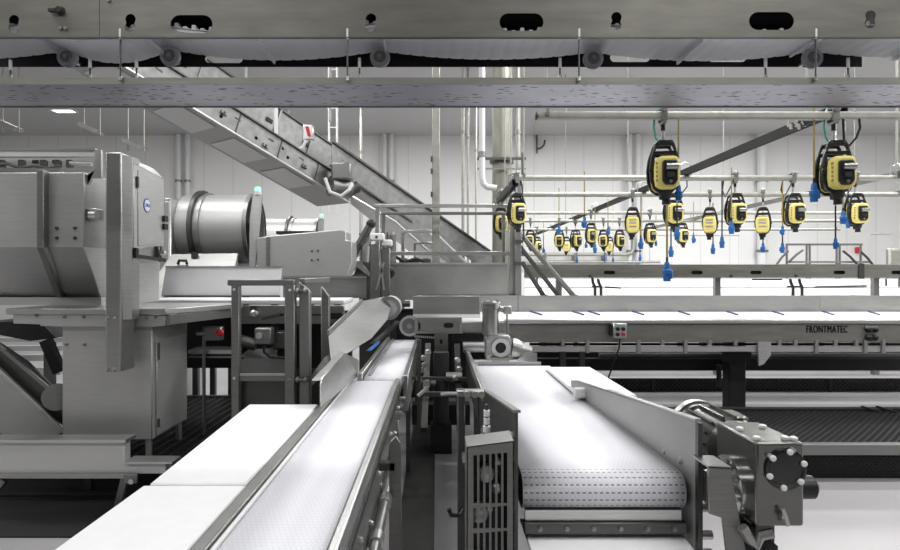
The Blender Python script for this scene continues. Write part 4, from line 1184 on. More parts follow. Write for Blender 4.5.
# right-hand belt support rails
MB().box(XF + 0.005, XF + 0.02, 2.9, 5.95, BZ - 0.30, BZ - 0.012).build('side_plate', 'steel_mid', rc)
MB().cyl((XE, ax_y, BZ - rr), (XF, ax_y, BZ - rr), rr - 0.016, n=20).build('end_roller', 'steel_dark', rc)
for y in (3.1, 5.7):
    for x in (0.36, 1.08):
        MB().box(x, x + 0.055, y, y + 0.055, 0, BZ - 0.18).build('leg', 'steel_dark', rc)
MB().box(XE + 0.012, XF - 0.015, 2.70, 2.72, 0.745, 0.792).build('front_plate', 'steel_light', rc)
MB().box(XE + 0.012, XF - 0.015, 2.72, 2.74, 0.790, 0.860).build('front_plate', 'void', rc)
MB().box(XE + 0.005, XF + 0.005, 2.68, 2.72, 0.690, 0.742).build('cross_bar', 'steel_dark', rc, bevel=0.004)
bolts(rc, [(x, 2.68, 0.716) for x in (0.46, 0.58, 0.70, 0.82, 0.94, 1.06)], (0, -1, 0), 0.010, 0.012, 'steel_mid')
MB().hexa([(0.41, 2.28, 0.640), (1.10, 2.28, 0.640), (1.125, 2.90, 0.660), (0.40, 2.90, 0.660)], [(0.41, 2.28, 0.655), (1.10, 2.28, 0.655), (1.125, 2.90, 0.675), (0.40, 2.90, 0.675)]).build('catch_tray', 'white', rc, bevel=0.004)

# slotted guard over the drive at the left of the right belt
sg2 = thing('slotted_guard', 'slotted steel drive guard at the near left end of the right belt', 'guard', (0.21, 2.45, 0))
x0, x1, yg = 0.118, 0.305, 2.38
hs = []
for i in range(6):
    cx = x0 + 0.022 + (x1 - x0 - 0.044) * (i + 0.5) / 6
    for z0_, z1_ in ((0.945, 1.135), (0.845, 0.925), (0.62, 0.825)):
        hs.append(rect2d(cx - 0.0075, cx + 0.0075, z0_, z1_ + 0.002 * i))
MB().sheet([(x0, 0.50), (x1, 0.50), (x1, 1.192), (x0, 1.168)], hs, lambda u, v: Vector((u, yg, v)), (0, 0.004, 0)).build('front_sheet', 'steel_mid', sg2)
MB().prism([(x0, yg, 0.50), (x0, yg, 1.168), (x0, yg + 0.16, 1.168), (x0, yg + 0.16, 0.50)], (0.004, 0, 0)).build('side_sheet', 'steel_mid', sg2)
MB().hexa([(x0, yg, 1.164), (x1, yg, 1.188), (x1, yg + 0.16, 1.188), (x0, yg + 0.16, 1.164)], [(x0, yg, 1.168), (x1, yg, 1.192), (x1, yg + 0.16, 1.192), (x0, yg + 0.16, 1.168)]).build('top_sheet', 'steel_light', sg2)
MB().prism([(x1, yg, 0.50), (x1, yg, 1.192), (x1, yg + 0.16, 1.192), (x1, yg + 0.16, 0.50)], (-0.004, 0, 0)).build('side_sheet', 'steel_mid', sg2)
MB().cbox((0.21, yg + 0.28, 0.45), (0.10, 0.08, 0.9)).build('stand', 'steel_dark', sg2)
MB().box(x0 + 0.02, x1 - 0.02, yg + 0.15, yg + 0.24, 0.72, 0.80).build('stand_arm', 'steel_dark', sg2)
chn = MB().box(x0 + 0.006, x1 - 0.006, yg + 0.10, yg + 0.14, 0.52, 1.15).build('chain_case', 'black', sg2)
for (x, z, r) in ((0.20, 1.04, 0.035), (0.245, 0.98, 0.022), (0.17, 0.88, 0.04), (0.165, 0.70, 0.02), (0.215, 0.90, 0.02), (0.25, 1.09, 0.018)):
    MB().rings([((x, yg + 0.10, z), r), ((x, yg + 0.06, z), r), ((x, yg + 0.05, z), r * 0.5)], 14).build('sprocket', 'steel_light', sg2)
bolts(rc, [(0.350, 2.72 + 0.001 * i, 1.13 - 0.115 * i) for i in range(5)], (-1, 0, 0), 0.012, 0.02)
# standing bolts and mount post left of it
mp_ = thing('mount_post', 'dark upright post with clamp just behind the slotted guard', 'post', (0.12, 3.2, 0))
MB().box(0.11, 0.15, 3.2, 3.24, 0.0, 1.24).build('post_bar', 'steel_dark', mp_, bevel=0.004)
MB().box(0.105, 0.25, 3.19, 3.25, 1.20, 1.235).build('clamp_bar', 'steel', mp_, bevel=0.004)
for x in (0.16, 0.20, 0.235):
    MB().cyl((x, 3.17, 1.217), (x, 3.19, 1.217), 0.018, n=10).build('clamp_bolt', 'steel_light', mp_)
MB().tube([(0.02, 3.2, 1.213), (0.06, 3.2, 1.218), (0.11, 3.2, 1.217)], 0.009, 8).build('latch_rod', 'steel_light', mp_)
MB().tube([(0.06, 3.16, 0.62), (0.075, 3.16, 0.585), (0.12, 3.18, 0.575), (0.14, 3.2, 0.60)], 0.012, 8).build('latch_hook', 'black', mp_)
for z, r in ((1.10, 0.016), (1.06, 0.02), (1.14, 0.016)):
    MB().cyl((0.25, 3.02, z), (0.25, 3.02, z + 0.03), r, n=10).build('spring_stud', 'white_flat', mp_)
MB().cyl((0.25, 3.02, 0.9), (0.25, 3.02, 1.2), 0.008, n=8).build('stud_rod', 'steel_dark', mp_)
MB().box(0.13, 0.26, 3.0, 3.2, 0.88, 0.91).build('stud_arm', 'steel_dark', mp_)

# gear motor at the right of the belt
gm = thing('gear_motor', 'big shiny gearbox with finned motor at the right of the near belt end', 'motor', (1.4, 2.6, 0.82))
GX0, GX1, GY0, GY1, GZ0, GZ1 = 1.302, 1.50, 2.45, 2.80, 0.822, 1.166
gb = MB().box(GX0, GX1, GY0, GY1, GZ0, GZ1).build('gear_case', 'gear', gm, bevel=0.012, seg=3)
cx, cz = WX(785, GY0), WZ(469, GY0)
cap = MB().rings([((cx, GY0, cz), 0.086), ((cx, GY0 - 0.010, cz), 0.084), ((cx, GY0 - 0.012, cz), 0.072), ((cx, GY0 - 0.006, cz), 0.066), ((cx, GY0 - 0.008, cz), 0.02)], 40).build('bearing_cover', 'gear_cover', gm)
for k in range(6):
    a = R(20 + 60 * k)
    p = (cx + 0.074 * math.cos(a), GY0 - 0.010, cz + 0.074 * math.sin(a))
    MB().rings([(p, 0.0125), ((p[0], p[1] - 0.008, p[2]), 0.0125), ((p[0], p[1] - 0.011, p[2]), 0.008)], 12).build('cover_bolt', 'white_flat', cap, label='pale plastic bolt cap')
for (x, y) in ((GX0 + 0.03, GY0 + 0.05), (GX0 + 0.035, GY0 + 0.20), (GX1 - 0.05, GY0 + 0.05), (GX1 - 0.02, GY0 + 0.04), (GX1 - 0.04, GY0 + 0.24)):
    MB().rings([((x, y, GZ1), 0.016), ((x, y, GZ1 + 0.010), 0.016), ((x, y, GZ1 + 0.014), 0.010)], 12).build('top_bolt', 'white_flat', gm, label='pale plastic bolt cap')
for k, (x, z) in enumerate(((GX0 + 0.05, GZ1 - 0.05), (GX1 - 0.05, GZ1 - 0.03))):
    MB().rings([((x, GY0, z), 0.013), ((x, GY0 - 0.012, z), 0.010)], 8).build('bolt', 'steel_polish', gm)
vx, vz = WX(782, GY0), WZ(514, GY0)
vv = MB().cyl((vx - 0.005, GY0 - 0.03, vz), (vx, GY0, vz), 0.012, n=10).build('drain_valve', 'steel_polish', gm)
MB().bar((vx - 0.012, GY0 - 0.025, vz + 0.03), (vx + 0.008, GY0 - 0.03, vz - 0.035), 0.014, 0.010, (0, 1, 0)).build('valve_lever', 'steel_light', vv)
zc_ = WZ(487, 2.62)
MB().rings([((GX0, 2.63, zc_), 0.135), ((GX0 - 0.03, 2.63, zc_), 0.135), ((GX0 - 0.034, 2.63, zc_), 0.12), ((GX0 - 0.05, 2.63, zc_), 0.10), ((GX0 - 0.055, 2.63, zc_), 0.085), ((GX0 - 0.13, 2.63, zc_), 0.07)], 40).build('shaft_flange', 'steel_polish', gm)
for k in range(8):
    a = R(45 * k + 10)
    MB().cyl((GX0 - 0.046, 2.63 + 0.115 * math.cos(a), zc_ + 0.115 * math.sin(a)), (GX0 - 0.034, 2.63 + 0.115 * math.cos(a), zc_ + 0.115 * math.sin(a)), 0.012, n=8).build('flange_bolt', 'steel_polish', gm)
MB().rings([((GX1, 2.62, zc_ + 0.0), 0.05), ((GX1 + 0.135, 2.62, zc_), 0.05), ((GX1 + 0.148, 2.62, zc_), 0.035)], 24).build('end_cap', 'black', gm)
# finned motor
mx_, mz_, mr = 1.425, 1.025, 0.126
mo = MB().rings([((mx_, 2.80, mz_), mr * 0.9), ((mx_, 2.86, mz_), mr * 1.05), ((mx_, 2.90, mz_), mr * 0.97), ((mx_, 3.20, mz_), mr * 0.97), ((mx_, 3.21, mz_), mr * 1.05), ((mx_, 3.31, mz_), mr * 1.05), ((mx_, 3.33, mz_), mr * 0.9)], 36).build('motor_body', 'gear_cover', gm)
mb = MB()
for k in range(14):
    a = R(360 / 14 * k)
    mb.bar((mx_ + mr * math.cos(a), 2.92, mz_ + mr * math.sin(a)), (mx_ + mr * math.cos(a), 3.19, mz_ + mr * math.sin(a)), 0.010, 0.03, (math.cos(a), 0, math.sin(a)))
mb.build('cooling_fin', 'gear', mo)
MB().ringloop([((mx_, 3.26, mz_), mr * 1.06), ((mx_, 3.31, mz_), mr * 1.06), ((mx_, 3.31, mz_), mr * 1.12), ((mx_, 3.26, mz_), mr * 1.12)], 36).build('fan_cowl', 'steel_light', mo)
MB().cbox((mx_ + 0.07, 3.05, mz_ + 0.10), (0.10, 0.16, 0.05)).build('terminal_box', 'gear', mo, bevel=0.01)
# torque arm
MB().prism([(WX(708, 2.5), 2.50, WZ(466, 2.5)), (WX(731, 2.5), 2.50, WZ(467, 2.5)), (WX(738, 2.5), 2.50, WZ(510, 2.5)), (WX(748, 2.5), 2.50, WZ(560, 2.5)), (WX(727, 2.5), 2.50, WZ(560, 2.5)), (WX(722, 2.5), 2.50, WZ(518, 2.5)), (WX(709, 2.5), 2.50, WZ(514, 2.5))], (0, 0.012, 0)).build('torque_arm', 'steel_mid', gm, bevel=0.003)
MB().prism([(WX(708, 2.5), 2.50, WZ(466, 2.5)), (WX(731, 2.5), 2.50, WZ(467, 2.5)), (WX(731, 2.5), 2.66, WZ(467, 2.5)), (WX(708, 2.5), 2.66, WZ(466, 2.5))], (0, 0, -0.008)).build('arm_fold', 'steel', gm)
MB().tube([W(742, 527, 2.48), W(750, 540, 2.48), W(756, 546, 2.48), W(760, 536, 2.48), W(772, 533, 2.48)], 0.022, 10).build('hose_clamp', 'steel', gm)
MB().prism([W(728, 524, 2.55), W(745, 520, 2.6), W(778, 546, 2.5), W(778, 570, 2.5), W(740, 570, 2.5)], (0, 0.03, 0)).build('foot_bracket', 'void', gm)
MB().box(1.36, 1.44, 2.56, 2.68, 0.0, GZ0).build('pedestal', 'steel_dark', gm)

# white board beyond the side guard
tag(MB().box(1.025, 1.445, 4.34, 5.66, BZ + 0.003, BZ + 0.033).build('white_board', 'white', bevel=0.008), 'white plastic board lying right of the right belt, behind its guard', 'board')
rt = thing('board_stand', 'low steel stand under the board at right of the belt', 'stand', (1.23, 5.0, 0))
MB().sheet(rect2d(1.16, 1.43, 4.75, 5.6), [rect2d(1.2, 1.39, 4.8, 5.55)], lambda u, v: Vector((u, v, BZ - 0.06)), (0, 0, 0.062)).build('stand_frame', 'steel_dark', rt)
for x in (1.16, 1.38):
    for y in (4.76, 5.54):
        MB().box(x, x + 0.045, y, y + 0.045, 0, BZ - 0.06).build('leg', 'steel_dark', rt)
# ------------------------------------------------------------------ long line across: white belt, guards, name
LY0, LY1 = 7.0, 8.85
ln = thing('line_conveyor', 'long white-belted processing line with black lettering, crossing to the right edge', 'conveyor', (3.5, 7.8, 0))
lx0, lx1 = WX(414, 7.0), 8.0
zb_ = 1.31
MB().box(WX(486, 7.0), lx1, 7.06, LY1, zb_ - 0.04, zb_).build('belt', 'belt_plain', ln)
MB().box(lx0 + 0.3, WX(486, 7.0) - 0.002, 7.06, LY1, zb_ - 0.04, zb_ - 0.004).build('transfer_bed', 'white_flat', ln)
# rear guard sheets
zg0, zg1 = WZ(311.5, 8.87), WZ(295.5, 8.87)
xs_ = [lx0 - 0.08, WX(518, 8.87), WX(820, 8.87), lx1]
for a, b in zip(xs_, xs_[1:]):
    MB().box(a + 0.004, b - 0.004, 8.87, 8.885, zg0 - 0.02, zg1).build('rear_guard', 'steel', ln)
MB().box(WX(413, 7.2), WX(480, 7.2), 7.2, 7.215, WZ(314.5, 7.2), WZ(296, 7.2)).build('front_guard', 'steel', ln, bevel=0.003)
MB().box(WX(413, 7.2), WX(480, 7.2), 7.17, 7.2, WZ(318, 7.2), WZ(314.5, 7.2)).build('white_strip', 'white_flat', ln)
# side beam
MB().pbox(510, 324, 935, 342.5, 6.98, 0.04).build('side_beam', 'steel_beam', ln, bevel=0.004)
MB().pbox(462, 322, 510, 341, 6.99, 0.03).build('side_beam', 'steel', ln, bevel=0.004)
MB().pbox(505, 319.6, 935, 324, 6.95, 0.1).build('top_lip', 'steel_light', ln, bevel=0.01, seg=2)
lettering('name_lettering', 'FRONTMATEC', 0.118, W(827, 329.6, 6.977), FACE_CAM, 'print', ln, 0.002, 0.58, 0.0, 0.0032)
# return strip on brackets
MB().pbox(530, 346.5, 935, 351.5, 6.99, 0.06).build('return_strip', 'steel_light', ln)
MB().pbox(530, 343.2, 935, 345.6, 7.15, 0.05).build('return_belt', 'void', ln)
for px in (563, 588, 620, 639, 663, 686, 710, 736, 780, 796, 817, 836, 857, 866, 884):
    tall = px in (588, 639, 686, 817, 866, 884)
    MB().pbox(px - 1.6, 340, px + 1.6, 353 if tall else 345.5, 6.965, 0.03).build('strip_bracket', 'steel', ln)
# big support bracket and legs
MB().pprism([(758, 342), (771, 342), (771, 355), (764, 364), (759, 366)], 6.95, 0.03).build('support_bracket', 'steel_light', ln)
for px, w in ((737.5, 17), (560, 6), (580, 5)):
    if w > 10:
        a = WX(px - w / 2, 7.3); b = WX(px + w / 2, 7.3)
        MB().box(a, b, 7.3, 7.48, 0.012, WZ(342, 7.2)).build('leg', 'void', ln, bevel=0.01)
        MB().box(a - 0.06, b + 0.06, 7.24, 7.54, 0, 0.012).build('foot_plate', 'void', ln)
        MB().pbox(px - 14, 352, px + 14, 362, 7.25, 0.05).build('leg_clamp', 'void', ln)
    else:
        MB().box(WX(px, 7.3), WX(px + w, 7.3), 7.3, 7.36, 0.0, WZ(345, 7.3)).build('leg', 'steel_dark', ln)
for x in (4.12, 8.0 - 0.2):
    MB().box(x, x + 0.18, 8.4, 8.55, 0, zb_ - 0.05).build('leg', 'void', ln)
MB().cyl(W(719, 365, 7.3), W(719, 387, 7.3), 0.03, n=10).build('brake_rod', 'void', ln)
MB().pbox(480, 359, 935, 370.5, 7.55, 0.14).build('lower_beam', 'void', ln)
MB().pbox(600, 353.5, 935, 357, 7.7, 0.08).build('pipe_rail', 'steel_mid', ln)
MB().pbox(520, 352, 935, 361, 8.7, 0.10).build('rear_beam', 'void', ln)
# dark-blue guide strips on the belt
for px in (530, 572, 588, 632, 678, 726, 772, 822, 868):
    a, b = W(px, 312.6, 8.7), W(px + 13, 318, 8.7)
    MB().bar((WX(px, 8.75), 8.75, zb_ + 0.016), (WX(px + 12, 8.0), 8.0, zb_ + 0.010), 0.012, 0.02).build('guide_strip', 'navy', ln, label='thin dark blue strip')
# clamp with two knobs at the right
for py in (329.5, 337.5):
    for px in (869, 875):
        MB().ball(W(px, py, 6.96), 0.038, 12).build('knob', 'black', ln)
    MB().bar(W(868, py, 6.965), W(876, py, 6.965), 0.02, 0.02).build('knob_bar', 'steel_light', ln)
MB().pbox(866, 326, 878, 328.5, 6.95, 0.03).build('clamp_plate', 'steel_light', ln)
# left head of the line: frame, slot, roller, tab
hdp = [(414, 319), (462, 319), (462, 334), (414, 334)]
o_ = [(WX(a, 6.9), WZ(b, 6.9)) for a, b in ((414.5, 333.5), (462, 333.5), (462, 317.5), (414.5, 317.5))]
i_ = [(WX(a, 6.9), WZ(b, 6.9)) for a, b in ((418, 331), (459, 331), (459, 320.5), (418, 320.5))]
MB().sheet(o_, [i_], lambda u, v: Vector((u, 6.9, v)), (0, 0.03, 0)).build('head_frame', 'steel', ln)
MB().pbox(417, 320, 460, 331.5, 6.935, 0.02).build('head_plate', 'steel', ln)
MB().sheet(slot2d(WX(448.5, 6.93), WZ(325.4, 6.93), WX(16, 1) - WX(0, 1) + 0.09, 0.055, 6), [], lambda u, v: Vector((u, 6.925, v)), (0, 0.008, 0)).build('slot', 'black', ln)
MB().pbox(417.5, 323, 420.5, 329, 6.925, 0.008).build('slot', 'black', ln)
c = W(409.5, 326, 6.95)
hr = MB().cyl(c, c + Vector((0, 0.12, 0)), 0.115, n=30).build('end_roller', 'steel_mid', ln)
MB().ringloop([(c + Vector((0, -0.015, 0)), 0.118), (c + Vector((0, 0.01, 0)), 0.118), (c + Vector((0, 0.01, 0)), 0.09), (c + Vector((0, -0.015, 0)), 0.09)], 30).build('roller_rim', 'steel_light', hr)
MB().cyl(c + Vector((0, -0.02, 0)), c, 0.03, n=14).build('axle', 'steel', hr)
tab = []
x0_, x1_, zt_, zb2 = WX(434.5, 6.85), WX(448, 6.85), WZ(333.5, 6.85), WZ(354.5, 6.85)
r_ = (x1_ - x0_) / 2
tab = [(x0_, zt_), (x0_, zb2)] + [((x0_ + x1_) / 2 - r_ * math.cos(t), zb2 - r_ * math.sin(t)) for t in [R(a) for a in range(15, 180, 15)]] + [(x1_, zb2), (x1_, zt_)]
MB().sheet(tab, [rect2d((x0_ + x1_) / 2 - 0.015, (x0_ + x1_) / 2 + 0.015, WZ(344, 6.85), WZ(339.5, 6.85))], lambda u, v: Vector((u, 6.85, v)), (0, 0.02, 0)).build('hang_tab', 'steel_mid', ln)
mb = MB()
for i in range(16):
    c = W(453 + i * 2.0, 336 + 0.3 * (i % 2), 6.93)
    mb.cyl(c + Vector((0, 0, -0.035)), c + Vector((0, 0, 0.035)), 0.013, n=8)
    mb.cbox(c + Vector((0, -0.008, -0.045)), (0.02, 0.02, 0.02))
mb.build('drive_chain', 'black', ln)
mb = MB()
for i in range(10):
    mb.cbox(W(415 + i * 2.1, 336.3 + 0.15 * i, 6.9), (0.016, 0.02, 0.02))
mb.build('drive_chain', 'steel_light', ln)
MB().cyl(W(463, 347, 6.9), W(485, 347, 6.9), 0.062, n=18).build('return_roller', 'steel_light', ln)
# switch box with two knobs hanging on the line
cb = thing('switch_box', 'small grey switch box with black and red buttons on the line beam', 'switch', W(619, 337, 6.94))
MB().pbox(613.5, 323.5, 627, 338.5, 6.86, 0.10).build('box_body', 'steel_light', cb, bevel=0.008)
MB().pbox(611, 325, 614, 336, 6.88, 0.08).build('box_side', 'black', cb)
for px, py, m in ((617.5, 329, 'black'), (623, 329, 'black'), (617.5, 334.5, 'black'), (623, 334.5, 'red')):
    c = W(px, py, 6.86)
    MB().cyl(c + Vector((0, -0.02, 0)), c, 0.022, n=12).build('button', m, cb, label='red push button' if m == 'red' else None)
MB().tube([W(620, 339, 6.9), W(619, 348, 6.92), W(614, 362, 6.94), W(609, 376, 6.96), W(606, 392, 7.0)], 0.010, 8).build('cable', 'black', cb)

# upright gear motor at the line's head
um = thing('upright_motor', 'upright steel motor with round flange at the head of the line', 'motor', W(498, 362, 6.5))
d = 6.5
c0, c1 = W(490.5, 334.5, d), W(490.5, 303.5, d)
r = 9.0 / F * d
up = MB().rings([(c0, r * 0.92), (c0.lerp(c1, 0.1), r * 0.92), (c0.lerp(c1, 0.82), r * 0.92), (c0.lerp(c1, 0.84), r * 1.06), (c1, r * 1.06)], 28).build('motor_body', 'steel_polish', um)
MB().rings([(c1, r * 1.1), (c1 + Vector((0, 0, 0.02)), r * 1.1), (c1 + Vector((0, 0, 0.03)), r * 0.9)], 28).build('motor_cap', 'steel_light', up)
for k in range(8):
    a = R(45 * k)
    MB().cyl(c1 + Vector((r * math.cos(a), r * math.sin(a), 0.015)), c1 + Vector((r * math.cos(a), r * math.sin(a), 0.04)), 0.014, n=8).build('cap_bolt', 'steel_light', up)
MB().cbox(W(507.5, 310, d), (0.085, 0.08, 0.09)).build('terminal_box', 'steel_light', um, bevel=0.012, seg=2)
MB().cyl(W(499, 308, d), W(505, 310, d), 0.03, n=12).build('cable_gland', 'steel_mid', um)
MB().cyl(W(507, 314, d), W(507, 336, d), 0.009, n=8).build('cable', 'steel_mid', um)
MB().pprism([(485, 338), (489, 335), (509, 335), (512, 340), (512, 356), (507, 364), (494, 364), (492, 360), (486, 359)], d - 0.06, 0.22).build('gear_case', 'steel', um, bevel=0.015, seg=2)
fc = W(500.5, 347.5, d - 0.06)
MB().ringloop([(fc, 0.105), (fc + Vector((0, -0.03, 0)), 0.10), (fc + Vector((0, -0.03, 0)), 0.058), (fc, 0.058)], 32).build('flange_ring', 'steel_light', um)
MB().cyl(fc + Vector((0, -0.006, 0)), fc + Vector((0, -0.004, 0)), 0.057, n=28).build('bore', 'black', um)
MB().rings([(W(511, 349, d + 0.05), 0.12), (W(515, 349, d + 0.05), 0.12), (W(521, 350.5, d + 0.05), 0.10), (W(531, 352, d + 0.05), 0.06)], 20).build('adapter_cone', 'steel', um)
bolts(um, [W(x, y, d - 0.06) for x, y in ((488, 341), (489, 356), (509, 341), (509, 356))], (0, -1, 0), 0.012, 0.02)
MB().pbox(491, 357.5, 513, 360, d - 0.1, 0.03).build('case_rib', 'steel_mid', um)
MB().pprism([(515, 362), (526, 352), (537, 353), (537, 368), (518, 368)], 6.45, 0.012).build('mount_plate', 'steel_light', um)
MB().box(fc.x - 0.05, fc.x + 0.05, d + 0.16, 6.985, WZ(348, d), WZ(340, d)).build('mount_arm', 'steel_dark', um)
# short belt piece under it
sb_ = thing('short_belt', 'short white belt piece under the upright motor', 'conveyor', (0.42, 6.4, 0))
MB().box(0.38, 0.98, 6.02, 6.93, BZ - 0.13, BZ - 0.07).build('belt', 'belt_plain', sb_, bevel=0.01)
MB().pbox(478, 362, 541, 384, 6.0, 0.02).build('end_plate', 'steel', sb_)
for x in (0.4, 0.92):
    MB().box(x, x + 0.04, 6.5, 6.54, 0, BZ - 0.13).build('leg', 'steel_dark', sb_)

# dark machinery down in the gap between the belts
gd = thing('drive_column', 'dark drive column with couplings down in the gap between the belts', 'drive', W(441, 440, 6.3))
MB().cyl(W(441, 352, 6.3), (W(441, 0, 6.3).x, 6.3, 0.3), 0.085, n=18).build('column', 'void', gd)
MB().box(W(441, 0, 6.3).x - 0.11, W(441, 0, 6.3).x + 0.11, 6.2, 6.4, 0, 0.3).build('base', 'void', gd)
for px0, px1, py, m in ((446, 462, 377, 'steel_mid'), (420, 436, 384, 'steel_dark')):
    MB().cyl(W(px0, py, 6.2), W(px1, py, 6.2), 0.05, n=14).build('coupling', m, gd)
MB().bar(W(417, 394, 5.6), W(462, 394, 5.6), 0.05, 0.04).build('cross_bar', 'steel_dark', gd)
MB().bar(W(412, 378, 5.9), W(466, 379, 5.9), 0.04, 0.03).build('cross_bar', 'steel_dark', gd)
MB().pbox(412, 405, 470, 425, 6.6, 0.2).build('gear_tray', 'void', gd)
MB().pbox(417, 340, 421, 428, 5.3, 0.05).build('hanger_bar', 'steel_dark', gd)
MB().tube([W(418, 396, 5.2), W(424, 391, 5.2), W(428, 386, 5.2), W(427, 380, 5.2)], 0.016, 8).build('bent_rod', 'steel_light', gd)
for px, py in ((421, 370), (424, 365), (419, 379), (428, 352), (423, 358), (457, 360), (459, 369), (455, 378)):
    c = W(px, py, 5.6)
    MB().rings([(c, 0.028), (c + Vector((0.01, -0.03, 0)), 0.022)], 10).build('coupling_bolt', 'steel', gd)
MB().bar(W(428, 345, 6.6), W(424, 430, 5.6), 0.06, 0.06, (0, 1, 0)).build('strut', 'steel_dark', gd)
MB().bar(W(457, 345, 6.6), W(460, 430, 5.8), 0.06, 0.05, (0, 1, 0)).build('strut', 'void', gd)

# ------------------------------------------------------------------ mesh-sided low conveyor at the right
mc = thing('mesh_conveyor', 'low black mesh-topped conveyor along the floor at the right', 'conveyor', (3.6, 6.2, 0))
mx0, mx1 = 1.52, 6.4
zt3 = 0.30
def lattice(x0, x1, v0, v1, f, step, w, t):
    """crossing slanted bars clipped to a rectangle; f maps (u, v) into the hall"""
    mb = MB()
    h = v1 - v0
    n = int((x1 - x0 + h) / step)
    for s in (1, -1):
        for i in range(n + 1):
            u = x0 - (h if s > 0 else 0) + i * step
            ua, ub = (u, u + h) if s > 0 else (u + 0, u - h)
            va, vb = v0, v1
            def clip(uu, vv, u2, v2, lim):
                k = (lim - uu) / (u2 - uu)
                return lim, vv + (v2 - vv) * k
            if max(ua, ub) <= x0 or min(ua, ub) >= x1: continue
            if ua < x0: ua, va = clip(ua, va, ub, vb, x0)
            if ub < x0: ub, vb = clip(ub, vb, ua, va, x0)
            if ua > x1: ua, va = clip(ua, va, ub, vb, x1)
            if ub > x1: ub, vb = clip(ub, vb, ua, va, x1)
            a, b = f(ua, va), f(ub, vb)
            if (Vector(a) - Vector(b)).length < 0.02: continue
            mb.bar(a, b, w, t, f.up)
    return mb
def ftop(u, v): return Vector((u, v, zt3))
ftop.up = (0, 0, 1)
lattice(mx0, mx1, 5.50, 6.80, ftop, 0.075, 0.016, 0.012).build('mesh_top', 'void', mc)
MB().box(mx0, mx1, 5.50, 6.80, 0.16, 0.20).build('inner_bed', 'void', mc)
MB().box(mx0, mx1, 6.80, 6.90, 0.20, 0.335).build('rear_beam', 'void', mc)
MB().box(mx0, mx1, 5.42, 5.50, WZ(455.5, 5.42), WZ(444.5, 5.42)).build('front_rail', 'steel_mid', mc, bevel=0.004)
def ffr(u, v): return Vector((u, 5.45, v))
ffr.up = (0, 1, 0)
lattice(mx0, mx1, 0.012, 0.21, ffr, 0.045, 0.010, 0.010).build('mesh_skirt', 'void', mc)
MB().box(mx0, mx1, 5.47, 5.49, 0.0, 0.21).build('inner_skirt', 'void', mc)
for x in (1.6, 3.0, 5.2, 6.2):
    MB().box(x, x + 0.07, 5.9, 5.97, 0, 0.16).build('leg', 'void', mc)
for px in (869, 884):
    c = W(px, 406.5, 6.8)
    MB().bar((c.x - 0.05, 6.85, 0.35), (c.x + 0.06, 6.7, 0.32), 0.03, 0.02).build('strap_end', 'black', mc)
# dark mesh rail farther back under the line
rm = thing('mesh_rail', 'dark low mesh fence on the floor behind the line legs', 'fence', (3.2, 9.5, 0))
def frm(u, v): return Vector((u, 9.5, v))
frm.up = (0, 1, 0)
lattice(0.7, 8.6, 0.02, 0.20, frm, 0.07, 0.02, 0.012).build('mesh_sheet', 'void', rm)
MB().box(0.7, 8.6, 9.49, 9.52, 0.19, 0.215).build('top_rail', 'void', rm)
MB().box(0.7, 8.6, 9.53, 9.545, 0.0, 0.19).build('back_sheet', 'steel_dark', rm)
for x in (0.75, 3.4, 6.2, 8.5):
    MB().box(x, x + 0.04, 9.48, 9.52, 0, 0.2).build('post', 'void', rm)
lb = thing('low_beam', 'dark long beam low behind the white line', 'beam', (3.5, 12.2, 0))
MB().box(-0.4, 10.5, 12.2, 12.35, 0.12, 0.32).build('beam_web', 'steel_dark', lb)
for x in (-0.2, 3.5, 7.0, 10.2):
    MB().box(x, x + 0.1, 12.22, 12.32, 0, 0.12).build('foot', 'steel_dark', lb)

# ------------------------------------------------------------------ centre frames
cf = thing('portal_frame', 'square steel portal frame with cross rails in the centre', 'frame', W(445, 300, 9.0))
d = 9.0
def fpost(px0, px1, ytop, d, parent, mat='steel', zb=0.0):
    return MB().box(WX(px0, d), WX(px1, d), d, d + 0.07, zb, WZ(ytop, d)).build('post', mat, parent, bevel=0.006)
def frail(px0, px1, y0, y1, d, parent, mat='steel'):
    return MB().pbox(px0, y0, px1, y1, d - 0.01, 0.07).build('rail', mat, parent, bevel=0.005)
fpost(375, 379.5, 204, d, cf); fpost(509, 514.5, 204, d, cf)
frail(374, 513, 204, 207.3, d, cf, 'steel_light')
frail(387, 510, 251.5, 255.3, d, cf)
cf2 = thing('portal_frame', 'second lower portal frame just behind the square one', 'frame', W(445, 300, 9.5))
fpost(381.5, 385.5, 212, 9.3, cf2, 'steel_mid'); fpost(502, 505.5, 212, 9.3, cf2, 'steel_mid')
frail(381, 506, 211.8, 214.6, 9.3, cf2, 'steel_mid')
cf3 = thing('walk_rail', 'small steel railing seen through the portal frames', 'railing', W(418, 290, 10.4))
fpost(401, 404.5, 230, 10.4, cf3); fpost(432.5, 438, 230, 10.4, cf3)
frail(401, 437, 230, 233, 10.4, cf3, 'steel_light')
fpost(413.5, 416, 242.5, 10.6, cf3); frail(413.5, 432, 242, 244.5, 10.6, cf3, 'steel_light')
for px in (399, 410, 422):
    MB().pbox(px, 258, px + 9, 264, 10.2, 0.3).build('clutter_box', 'steel_dark', cf3, bevel=0.02)
MB().tube([W(388, 260, 10.1), W(396, 257, 10.1), W(405, 262, 10.1), W(416, 259, 10.1), W(428, 263, 10.1)], 0.03, 8).build('cable_run', 'void', cf3)
pn = thing('splash_screen', 'broad plain steel panel across the middle of the portal frame', 'panel', W(448, 300, 8.92))
MB().pprism([(390, 268), (394, 263.5), (508, 263.5), (508, 300), (392, 300)], 8.93, 0.02).build('panel_sheet', 'steel', pn, bevel=0.004)
MB().pbox(390, 262.6, 508.5, 264.5, 8.91, 0.06).build('top_fold', 'steel_light', pn)
